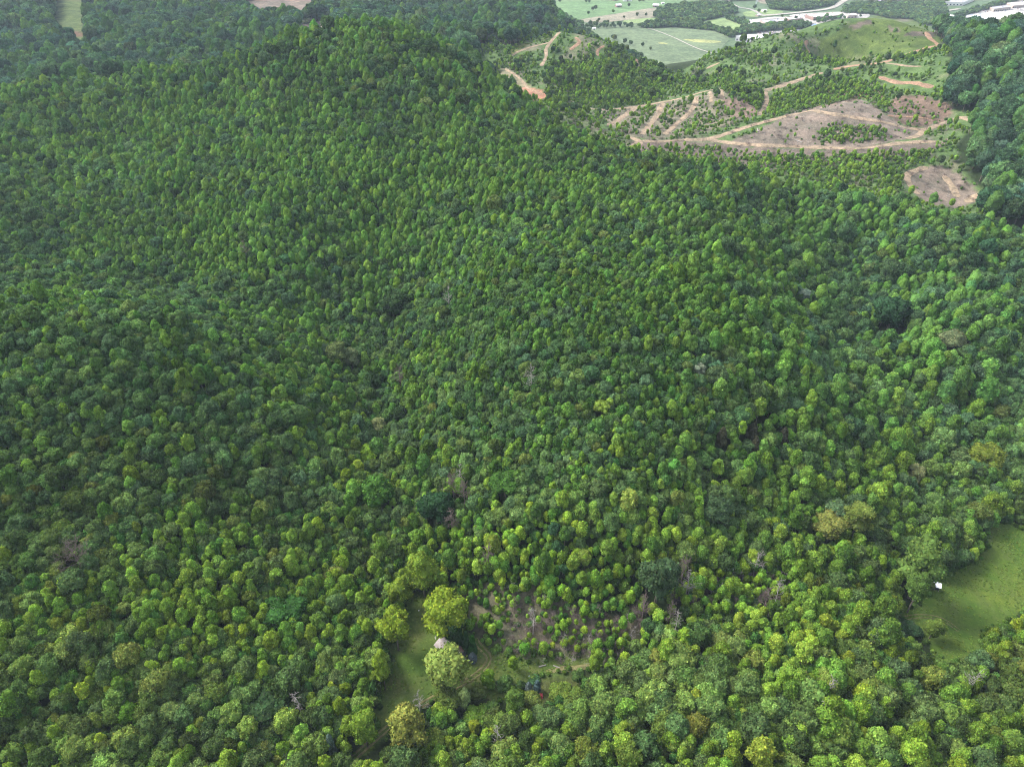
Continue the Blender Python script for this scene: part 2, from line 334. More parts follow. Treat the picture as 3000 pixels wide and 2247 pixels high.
def road(pts_, w, mat, name='dirt_road', lift=.35, z=None, dmin=150, wob=.25, kind='structure', offs=(0,)):
    p = np.array(pts_, float)
    # smooth by Catmull-Rom in the photo, then onto the ground
    q = []
    P4 = np.vstack([2 * p[0] - p[1], p, 2 * p[-1] - p[-2]])
    for i in range(len(p) - 1):
        a, b, c, d = P4[i:i + 4]
        for t in np.linspace(0, 1, 9)[:-1]:
            q.append(.5 * ((2 * b) + (-a + c) * t + (2 * a - 5 * b + 4 * c - d) * t * t + (-a + 3 * b - 3 * c + d) * t ** 3))
    q.append(p[-1]); q = np.array(q)
    wp = at_z(q[:, 0], q[:, 1], z) if z is not None else cast(q[:, 0], q[:, 1], dmin)
    # resample evenly and smooth
    ok = np.r_[True, np.linalg.norm(np.diff(wp[:, :2], axis=0), axis=1) > .3]; wp = wp[ok]
    if z is None and len(wp) > 8:
        for _ in range(2): wp[1:-1, :2] = (wp[:-2, :2] + 2 * wp[1:-1, :2] + wp[2:, :2]) / 4
    s_ = np.r_[0, np.cumsum(np.linalg.norm(np.diff(wp[:, :2], axis=0), axis=1))]; m_ = max(4, int(s_[-1] / 2.0))
    t = np.linspace(0, s_[-1], m_); x = np.interp(t, s_, wp[:, 0]); y = np.interp(t, s_, wp[:, 1])
    dx = np.gradient(x); dy = np.gradient(y); L = np.hypot(dx, dy) + 1e-9; nx_, ny_ = -dy / L, dx / L
    Vs, Fs, base = [], [], 0
    for off in offs:
        cols = 5; O = np.linspace(-1, 1, cols); ww = w / 2 * (1 + wob * 2 * (vnoise(t, t * 0 + off, 6, 5) - .5)); tap = np.clip(np.minimum(t, t[-1] - t) / (w * .6) + .35, 0, 1)
        X = x[:, None] + nx_[:, None] * (O * (ww * tap)[:, None] + off); Y = y[:, None] + ny_[:, None] * (O * (ww * tap)[:, None] + off)
        Z = (hgt(X, Y) + lift * (1 - .6 * O ** 4)) if z is None else np.full(X.shape, z + lift)
        id_ = np.arange(X.size).reshape(X.shape) + base; base += X.size
        Vs.append(np.stack([X, Y, Z], -1).reshape(-1, 3)); Fs.append(np.stack([id_[:-1, :-1], id_[:-1, 1:], id_[1:, 1:], id_[1:, :-1]], -1).reshape(-1, 4))
    o = link(name, mesh_from(name, np.vstack(Vs), [np.vstack(Fs)], [mat], smooth_=True)); tag(o, kind=kind)
    ROADPTS.append((np.stack([x, y], -1), w)); return o
ROADPTS = []
RD = [
 ([(1670,311),(1720,319),(1780,322),(1850,316),(1930,302),(2000,288),(2060,270),(2100,262),(2130,259)], 7, 0),
 ([(1863,316),(1830,340),(1800,360),(1783,368)], 7, 0), ([(1942,304),(1921,345),(1900,372),(1881,396)], 7, 0),
 ([(2040,284),(2029,320),(1979,367),(1946,396)], 6, 0), ([(2080,269),(2084,285),(2083,302)], 4, 0), ([(2112,264),(2114,276),(2116,290)], 5, 0),
 ([(2240,267),(2294,251),(2371,226),(2410,214)], 8, 0), ([(2440,205),(2497,194),(2597,183),(2669,156),(2723,140),(2750,135),(2735,122),(2723,112),(2714,95)], 8, 1),
 ([(2242,268),(2246,300),(2226,339)], 5, 0),
 ([(2000,411),(2068,409),(2113,398),(2181,375),(2271,350),(2375,325),(2407,330),(2520,348),(2588,359),(2655,375),(2705,380),(2768,362),(2814,346),(2850,357)], 8, 0),
 ([(2068,410),(2180,424),(2310,430),(2490,436),(2560,432),(2640,420),(2740,415)], 7, 0),
 ([(2384,322),(2452,305),(2511,294)], 5, 0), ([(2705,381),(2690,398),(2655,408)], 6, 0),
 ([(2717,490),(2672,505),(2656,520),(2668,545),(2690,572)], 6, 0), ([(2765,515),(2790,550),(2805,580)], 6, 0), ([(2862,570),(2845,595),(2820,606)], 9, 0),
 ([(1480,203),(1520,228),(1548,262)], 4, 0), ([(1548,262),(1570,270),(1590,280)], 6, 1),
 ([(1640,95),(1618,118),(1600,145),(1600,168),(1585,195)], 5, 0), ([(1610,126),(1560,138),(1520,152),(1500,165)], 4, 0),
 ([(1835,146),(1860,165),(1868,190)], 5, 1), ([(1848,403),(1874,418),(1841,440)], 8, 0), ([(1880,414),(1930,416),(2000,411)], 5, 0),
 ([(2574,226),(2633,244),(2678,244),(2732,258)], 7, 1), ([(2597,186),(2660,195),(2700,196)], 4, 0), ([(2366,120),(2360,135),(2375,160)], 5, 1), ([(2068,203),(2108,185)], 4, 0),
 ([(2600,340),(2690,345),(2720,350)], 5, 1), ([(1685,110),(1697,125),(1670,148)], 5, 1), ([(1770,135),(1750,150),(1752,165)], 4, 1),
 ([(740,5),(800,-2),(880,6)], 8, 0), ([(760,38),(800,40),(860,44)], 7, 0), ([(870,82),(920,88),(975,84)], 6, 0), ([(1395,108),(1415,98),(1425,94)], 6, 1),
]
for p_, w_, k_ in RD: road(p_, w_ * .84, (DIRTM, REDM)[k_], dmin=560)
TR = [[(1025,2230),(1110,2155),(1180,2100),(1260,2052),(1340,2010),(1400,1975),(1435,1930),(1405,1895),(1392,1872)], [(1600,1966),(1680,1958),(1745,1950)], [(2645,1812),(2700,1805),(2760,1815),(2810,1850)]]
road(TR[0], .8, TRACKM, 'farm_track', lift=.3, offs=(-.8, .8)); road(TR[1], 2.0, TRACKM, 'farm_track', lift=.3); road(TR[2], .5, TRACKM, 'farm_track', lift=.3, offs=(-.8, .8))

# valley floor fields: flat polygons on the flat valley
def flatpoly(name, uv, mat, lift):
    P = at_z([p[0] for p in uv], [p[1] for p in uv], VAL)
    # round the corners a little (Chaikin)
    Q = P[:, :2]
    for _ in range(2): Q = np.stack([.8 * Q + .2 * np.roll(Q, -1, 0), .2 * Q + .8 * np.roll(Q, -1, 0)], 1).reshape(-1, 2)
    bm = bmesh.new(); vs_ = [bm.verts.new((x, y, VAL + lift)) for x, y in Q]; f = bm.faces.new(vs_)
    if f.normal.z < 0 or f.calc_area() == 0: f.normal_flip()
    bm.normal_update()
    if f.normal.z < 0: f.normal_flip()
    bmesh.ops.triangulate(bm, faces=[f]); m = bpy.data.meshes.new(name); bm.to_mesh(m); bm.free(); m.materials.append(mat)
    return tag(link(name, m), kind='structure')
def fieldmat(nm, c, blot=.12): return ground_mat(nm, False, c, blot=blot, blotscale=.012, fine=.15)
FG = fieldmat('field_greygreen', (.125, .17, .10)); FB = fieldmat('field_fallow', (.23, .215, .165)); FL = fieldmat('field_bright', (.18, .25, .11)); FU = fieldmat('field_pasture', (.115, .195, .09)); FY = fieldmat('field_stubble', (.27, .29, .13)); LOTM = fieldmat('parking_asphalt', (.36, .345, .34), .1)
FIELDS = [
 ([(1620,-40),(2140,-40),(2100,-5),(1990,15),(1930,26),(1830,37),(1690,60),(1640,60)], FU, .3),
 ([(1690,60),(1830,38),(1925,22),(1945,40),(1915,54),(1830,61),(1770,68),(1700,66)], FB, .6),
 ([(1690,65),(1770,68),(1900,66),(1895,82),(1740,82),(1700,75)], FG, .3),
 ([(1822,62),(1915,53),(1925,62),(1880,71),(1830,69)], FL, .9),
 ([(1720,84),(1844,80),(1897,85),(1980,80),(2094,90),(2142,113),(2112,142),(2100,185),(1980,225),(1880,210),(1770,150),(1730,100)], FG, .7),
 ([(1990,116),(2060,118),(2114,123),(2110,128),(2040,127)], FY, 1.0), ([(1925,127),(1945,127),(1960,131),(1935,132)], FY, 1.0),
 ([(2042,69),(2120,53),(2150,58),(2215,80),(2180,90),(2120,90)], FL, .3),
 ([(2205,98),(2330,87),(2375,92),(2352,104),(2240,104)], LOTM, .3),
 ([(2180,62),(2280,48),(2350,60),(2340,76),(2220,76)], LOTM, .5),
 ([(2300,44),(2500,34),(2560,46),(2500,70),(2420,75),(2340,60)], LOTM, .8),
 ([(2380,74),(2440,66),(2540,60),(2500,85),(2420,88)], LOTM, 1.1),
 ([(2720,50),(2800,42),(2860,60),(2740,80)], LOTM, .4),
 ([(2850,30),(2960,4),(3150,-10),(3150,70),(2860,75),(2830,55)], LOTM, .7),
 ([(2740,14),(2780,-8),(2880,-12),(2850,6),(2760,22)], LOTM, .4), ([(2540,-10),(2700,-10),(2700,10),(2560,14)], FB, .4),
 ([(2340,-12),(2460,-14),(2440,8),(2350,14)], FU, .4), ([(2200,-8),(2300,-12),(2290,12),(2230,14)], FB, .5), ([(2170,38),(2240,28),(2300,34),(2280,48),(2190,54)], FL, .9),
]
for uv, m_, l_ in FIELDS: flatpoly('parking_lot' if m_ is LOTM else 'field', uv, m_, l_)
road([(1897,87),(1916,90),(1973,112),(2037,142),(2085,158)], 4, PALEPATH, 'farm_lane', lift=1.3, z=VAL, wob=.05)
road([(2130,3),(2160,22),(2200,30),(2240,50)], 10, ASPH, 'highway', lift=1.3, z=VAL, wob=0)
road([(2240,48),(2350,38),(2430,27),(2465,9),(2484,-4),(2500,-30)], 16, PALEPATH, 'highway', lift=1.6, z=VAL, wob=0)
road([(2300,52),(2372,68),(2448,81),(2520,90)], 12, PALEPATH, 'highway', lift=1.9, z=VAL, wob=0)
road([(2700,62),(2723,50),(2765,36),(2812,28)], 12, PALEPATH, 'highway', lift=1.5, z=VAL, wob=0)
road([(2770,60),(2796,50),(2860,29),(2930,14),(3000,2),(3100,-14)], 18, PALEPATH, 'highway', lift=1.9, z=VAL, wob=0)

# ------------------------------------------------------------------ tree shapes (metres, base of the trunk at the origin)
def ico(sub):
    bm = bmesh.new(); bmesh.ops.create_icosphere(bm, subdivisions=sub, radius=1)
    V_ = np.array([v.co[:] for v in bm.verts]); F_ = np.array([[v.index for v in f.verts] for f in bm.faces]); bm.free(); return V_, F_
ICO = {3: ico(3), 4: ico(4), 2: ico(2)}
def crown_geo(seed, kind, w, h, sub=4, leaves=1500, leafsize=.5, lobes=34, lobe=.30, amp=.26, ragged=0., hue=.2):
    """lumpy crown of width w and height h, centred on its own middle; returns V, F3, F4, shade3, shade4"""
    r = np.random.default_rng(seed); D, F3 = ICO[sub]; D = D.copy()
    z = D[:, 2]; rxy = np.hypot(D[:, 0], D[:, 1]) + 1e-9
    t = (z + 1) / 2                                   # 0 bottom .. 1 top
    if kind == 'poplar': prof = np.interp(t, [0, .12, .3, .5, .7, .85, .95, 1], [.3, .78, 1, .96, .76, .50, .24, .03])
    elif kind == 'oak': prof = np.interp(t, [0, .15, .35, .55, .75, .9, 1], [.3, .78, 1, 1, .86, .58, .2])
    elif kind == 'column': prof = np.interp(t, [0, .1, .3, .6, .85, 1], [.3, .7, 1, .95, .68, .15])
    else: prof = np.interp(t, [0, .08, .3, .6, .85, 1], [.5, 1, .86, .52, .22, .03])      # cone
    zz = t * 2 - 1
    if kind != 'cone': zz = np.sign(zz) * np.abs(zz) ** .9
    rad = prof
    P = np.stack([D[:, 0] / rxy * rad, D[:, 1] / rxy * rad, zz], -1) * np.array([w / 2, w / 2, h / 2]) * (1 - amp * .55)
    # asymmetry of the whole crown
    ang = np.arctan2(D[:, 1], D[:, 0]); ph = r.uniform(0, 6.28, 4)
    P[:, :2] *= (1 + .10 * np.sin(2 * ang + ph[0]) + .07 * np.sin(3 * ang + ph[1] + zz * 2))[:, None]
    N = D / np.array([1, 1, h / w * 1.0]); N /= np.linalg.norm(N, axis=1)[:, None]
    for L, rr, am in ((lobes, lobe, amp), (lobes * 5, lobe * .42, amp * .5)):
        ci = r.choice(len(P), L, replace=False); Cn = P[ci] + r.normal(0, .03 * w, (L, 3)); rad_ = w * rr * r.uniform(.7, 1.25, L); hh = r.uniform(.45, 1.1, L)
        d2 = ((P[:, None] - Cn[None]) ** 2).sum(-1) / rad_ ** 2
        b = (np.sqrt(np.clip(1 - d2, 0, 1)) * hh).max(1)
        P = P + N * (b * w / 2 * am * 1.5 - w / 2 * am * .25)[:, None]
    P += r.normal(0, .012 * w, P.shape)
    # leaf clusters: ragged quads standing off the surface
    tri = P[F3]; fn = np.cross(tri[:, 1] - tri[:, 0], tri[:, 2] - tri[:, 0]); ar = np.linalg.norm(fn, axis=1) + 1e-9; fn /= ar[:, None]
    pick = r.choice(len(F3), leaves, p=ar / ar.sum()); cen = tri[pick].mean(1) + fn[pick] * r.uniform(-.1, .5 + ragged, leaves)[:, None] * leafsize * 1.1
    n_ = fn[pick] + r.normal(0, .55, (leaves, 3)); n_ /= np.linalg.norm(n_, axis=1)[:, None]
    a = np.cross(n_, r.normal(0, 1, (leaves, 3))); a /= np.linalg.norm(a, axis=1)[:, None]; b = np.cross(n_, a)
    s1 = leafsize * r.uniform(.5, 1.25, leaves)[:, None] * .6; s2 = s1 * r.uniform(.5, 1, leaves)[:, None]
    Q = np.stack([cen - a * s1, cen + b * s2 - n_ * s1 * .2, cen + a * s1, cen - b * s2 - n_ * s1 * .2], 1).reshape(-1, 3)
    F4 = np.arange(len(Q)).reshape(-1, 4) + len(P)
    # leaf-to-leaf colour differences: clumps of one branch share a hue, single leaves vary
    cl = P[r.choice(len(P), 40)]; ctint = r.normal(1, hue, 40)
    def shade(c):
        k = ((c[:, None] - cl[None]) ** 2).sum(-1).argmin(1); v = ctint[k]
        return np.stack([v * 1.0, v, v], -1)
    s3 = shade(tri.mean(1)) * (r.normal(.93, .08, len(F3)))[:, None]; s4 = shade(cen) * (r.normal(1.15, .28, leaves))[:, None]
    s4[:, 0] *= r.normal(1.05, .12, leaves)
    return np.vstack([P, Q]), F3, F4, np.clip(s3, .3, 2), np.clip(s4, .3, 2.2)
def tube(p, rads, seg=5):
    p = np.array(p, float); V_, F_ = [], []
    for i, (q, r_) in enumerate(zip(p, rads)):
        d = p[min(i + 1, len(p) - 1)] - p[max(i - 1, 0)]; d /= np.linalg.norm(d) + 1e-9
        a = np.cross(d, [.3, .9, .2]); a /= np.linalg.norm(a) + 1e-9; b = np.cross(d, a)
        for k in range(seg): V_.append(q + r_ * (a * math.cos(6.283 * k / seg) + b * math.sin(6.283 * k / seg)))
        if i:
            o = (i - 1) * seg
            for k in range(seg): F_.append([o + k, o + (k + 1) % seg, o + seg + (k + 1) % seg, o + seg + k])
    return np.array(V_), np.array(F_)
def trunk_geo(seed, hb, hc, r0, lean=.02, limbs=5, spread=2.):
    r = np.random.default_rng(seed + 900); top = hb + hc * .55
    pts_ = [(lean * z * math.sin(z * .3 + seed), lean * z * math.cos(z * .25 + seed), z) for z in np.linspace(-1.0, top, 7)]
    V_, F_ = tube(pts_, np.linspace(r0 * 1.15, r0 * .3, 7), 6); Vs, Fs = [V_], [F_]; n0 = len(V_)
    for i in range(limbs):
        a = r.uniform(0, 6.28); z0 = hb + hc * r.uniform(-.05, .35); L = spread * r.uniform(.6, 1)
        p = [(0, 0, z0), (math.cos(a) * L * .5, math.sin(a) * L * .5, z0 + L * .45), (math.cos(a) * L, math.sin(a) * L, z0 + L * 1.1)]
        v, f = tube(p, [r0 * .4, r0 * .28, r0 * .1], 4); Vs.append(v); Fs.append(f + n0); n0 += len(v)
    return np.vstack(Vs), np.vstack(Fs)
SPEC = {   # kind: (shape, width, crown height, height of the crown's foot, trunk radius, variants, options)
 'poplar': ('poplar', 7.0, 11.5, 7.5, .28, 7, dict(sub=4, leaves=1900, leafsize=.75, lobes=26, lobe=.25, amp=.34, ragged=.25)),
 'oak': ('oak', 9.4, 8.6, 8.0, .36, 7, dict(sub=4, leaves=1900, leafsize=.85, lobes=28, lobe=.23, amp=.38, ragged=.25)),
 'sapling': ('column', 3.8, 6.2, 2.8, .12, 5, dict(sub=3, leaves=800, leafsize=.55, lobes=16, lobe=.36, amp=.34, ragged=.4)),
 'shrub': ('oak', 3.4, 2.8, 0.0, .08, 5, dict(sub=3, leaves=600, leafsize=.5, lobes=14, lobe=.36, amp=.35, ragged=.4)),
}
CROWN, TRUNK, WHOLE, FULLH = {}, {}, {}, {}
def crown_mesh(name, seed, shape, w, h, foot, mat=None, **k):
    V_, F3, F4, s3, s4 = crown_geo(seed, shape, w, h, **k); V_[:, 2] += foot + h / 2
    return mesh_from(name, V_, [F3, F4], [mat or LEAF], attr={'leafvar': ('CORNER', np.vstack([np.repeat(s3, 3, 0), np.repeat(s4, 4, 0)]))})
SPEC['far_poplar'] = ('poplar', 7.4, 10.8, 7.5, .28, 4, dict(sub=4, leaves=900, leafsize=.6, lobes=22, lobe=.24, amp=.20, ragged=.15, hue=.06))
for k, (shape, w, h, foot, tr, nv, opt) in SPEC.items():
    CROWN[k] = [crown_mesh('crown', 17 * i + len(k), shape, w, h, foot, **opt) for i in range(nv)]
    TRUNK[k] = []
    for i in range(nv):
        v, f = trunk_geo(i, foot, h, tr, limbs=4, spread=w * .35); TRUNK[k].append(mesh_from('trunk', v, [f], [BARK]))
    FULLH[k] = foot + h
# bare trees
def bare_geo(seed, H=11, spread=.5, twig=1.0, r0=.17):
    r = np.random.default_rng(seed + 77); Vs, Fs = [], []; n0 = 0
    def add(p, rad, seg):
        nonlocal n0
        v, f = tube(p, rad, seg); Vs.append(v); Fs.append(f + n0); n0 += len(v)
    tp = [(r.normal(0, .02 * abs(z)), r.normal(0, .02 * abs(z)), z) for z in np.linspace(-.6, H, 7)]; add(tp, np.linspace(r0, r0 * .15, 7), 5)
    def br(p0, d, L, rad, depth):
        d = d / np.linalg.norm(d); pts_ = [p0]; p = p0
        for j in range(3):
            d = d + r.normal(0, .18, 3) + np.array([0, 0, .08]); d /= np.linalg.norm(d); p = p + d * L / 3; pts_.append(p)
        add(pts_, [rad, rad * .75, rad * .5, rad * .2], 3)
        if depth:
            for j in range(int(3 * twig + .5)):
                q = pts_[1 + r.integers(0, 3)]; dd = d + r.normal(0, .75, 3); br(np.array(q), dd, L * r.uniform(.35, .6), rad * .55, depth - 1)
    for i in range(int(15 * twig)):
        z = H * r.uniform(.3, .97); a = r.uniform(0, 6.28); L = H * spread * (1.05 - z / H) * r.uniform(.6, 1.1) + .8
        br(np.array([0, 0, z]), np.array([math.cos(a), math.sin(a), .45]), L, r0 * .42, 2)
    return np.vstack(Vs), np.vstack(Fs)
# everything the distant masses need, kept in one unlinked collection: crown and trunk in one mesh
SRC = bpy.data.collections.new('tree_shapes'); ORDER = {}
def join_src(nm, cm, tm):
    bm = bmesh.new(); bm.from_mesh(cm); nf = len(bm.faces); bm.from_mesh(tm)
    bm.faces.ensure_lookup_table()
    for i in range(nf, len(bm.faces)): bm.faces[i].material_index = 1
    m = bpy.data.meshes.new(nm); bm.to_mesh(m); bm.free(); m.materials.append(LEAF); m.materials.append(BARK); return m
cnt = 0
for k in SPEC:
    ORDER[k] = []
    for i in range(SPEC[k][5]):
        m = join_src('tree', CROWN[k][i], TRUNK[k][i]); o = bpy.data.objects.new('tree.%03d' % (cnt + 100), m); SRC.objects.link(o); ORDER[k].append(cnt); cnt += 1
BARE = {}
for nm, mat, sd, tw, sp in (('dead', PALEBARK, 1, 1.0, .5), ('dead', PALEBARK, 2, .8, .6), ('brown', BROWNWOOD, 3, 1.7, .42), ('brown', BROWNWOOD, 4, 1.9, .5)):
    v, f = bare_geo(sd, twig=tw, spread=sp); m = mesh_from('bare', v, [f], [mat]); BARE.setdefault(nm, []).append(m)
    o = bpy.data.objects.new('tree.%03d' % (cnt + 100), m); SRC.objects.link(o); ORDER.setdefault(nm, []).append(cnt); cnt += 1

def stuff_cloud(name, P, idx_, scl, rot, tint, label, cat):
    m = bpy.data.meshes.new(name); n_ = len(P); m.vertices.add(n_); m.vertices.foreach_set('co', np.asarray(P, np.float32).ravel())
    for nm, ty, arr, f in (('pick', 'INT', idx_, 'value'), ('turn', 'FLOAT', rot, 'value'), ('grow', 'FLOAT_VECTOR', scl, 'vector'), ('tint', 'FLOAT_VECTOR', tint, 'vector')):
        a = m.attributes.new(nm, ty, 'POINT'); a.data.foreach_set(f, np.asarray(arr, np.int32 if ty == 'INT' else np.float32).ravel())
    m.update(); o = link(name, m); tag(o, label, cat, kind='stuff')
    for mt_ in (LEAF, BARK, PALEBARK, BROWNWOOD): m.materials.append(mt_)
    g = bpy.data.node_groups.new(name + '_nodes', 'GeometryNodeTree')
    g.interface.new_socket('Geometry', in_out='INPUT', socket_type='NodeSocketGeometry'); g.interface.new_socket('Geometry', in_out='OUTPUT', socket_type='NodeSocketGeometry')
    N_ = g.nodes.new; L_ = g.links.new
    gi, go = N_('NodeGroupInput'), N_('NodeGroupOutput'); ip = N_('GeometryNodeInstanceOnPoints'); ci = N_('GeometryNodeCollectionInfo')
    ci.inputs['Collection'].default_value = SRC; ci.inputs['Separate Children'].default_value = True; ci.inputs['Reset Children'].default_value = True
    ip.inputs['Pick Instance'].default_value = True
    def at(nm, ty):
        a = N_('GeometryNodeInputNamedAttribute'); a.data_type = ty; a.inputs['Name'].default_value = nm; return a.outputs['Attribute']
    cx = N_('ShaderNodeCombineXYZ'); L_(at('turn', 'FLOAT'), cx.inputs['Z'])
    L_(gi.outputs[0], ip.inputs['Points']); L_(ci.outputs[0], ip.inputs['Instance']); L_(at('pick', 'INT'), ip.inputs['Instance Index'])
    L_(cx.outputs[0], ip.inputs['Rotation']); L_(at('grow', 'FLOAT_VECTOR'), ip.inputs['Scale']); L_(ip.outputs[0], go.inputs[0])
    md = o.modifiers.new('scatter', 'NODES'); md.node_group = g
    return o

# ------------------------------------------------------------------ colours of leaves
COL = {'poplar': (.115, .205, .030), 'oak': (.060, .106, .033), 'sapling': (.15, .26, .03), 'shrub': (.10, .185, .035)}
def tint_for(kind, n_, r, warm=None):
    base = np.array(COL[kind]); v = np.clip(r.normal(1, .2, n_), .5, 1.7)[:, None]; t = base * v
    t[:, 0] *= r.normal(1, .07, n_); t[:, 2] *= r.normal(1, .1, n_)
    if kind == 'oak':    # some mid-green, some olive, some bluish
        q = r.random(n_); t[q < .30] *= (1.45, 1.4, 1.1); i = (q > .30) & (q < .36); t[i] *= (1.7, 1.35, 1.0); i = q > .82; t[i] *= (.98, 1.0, 1.15)
    if kind == 'poplar':
        q = r.random(n_); t[q < .18] *= (1.22, 1.1, .95); i = q > .7; t[i] *= (.74, .84, .95)
    return np.clip(t, .008, .5)

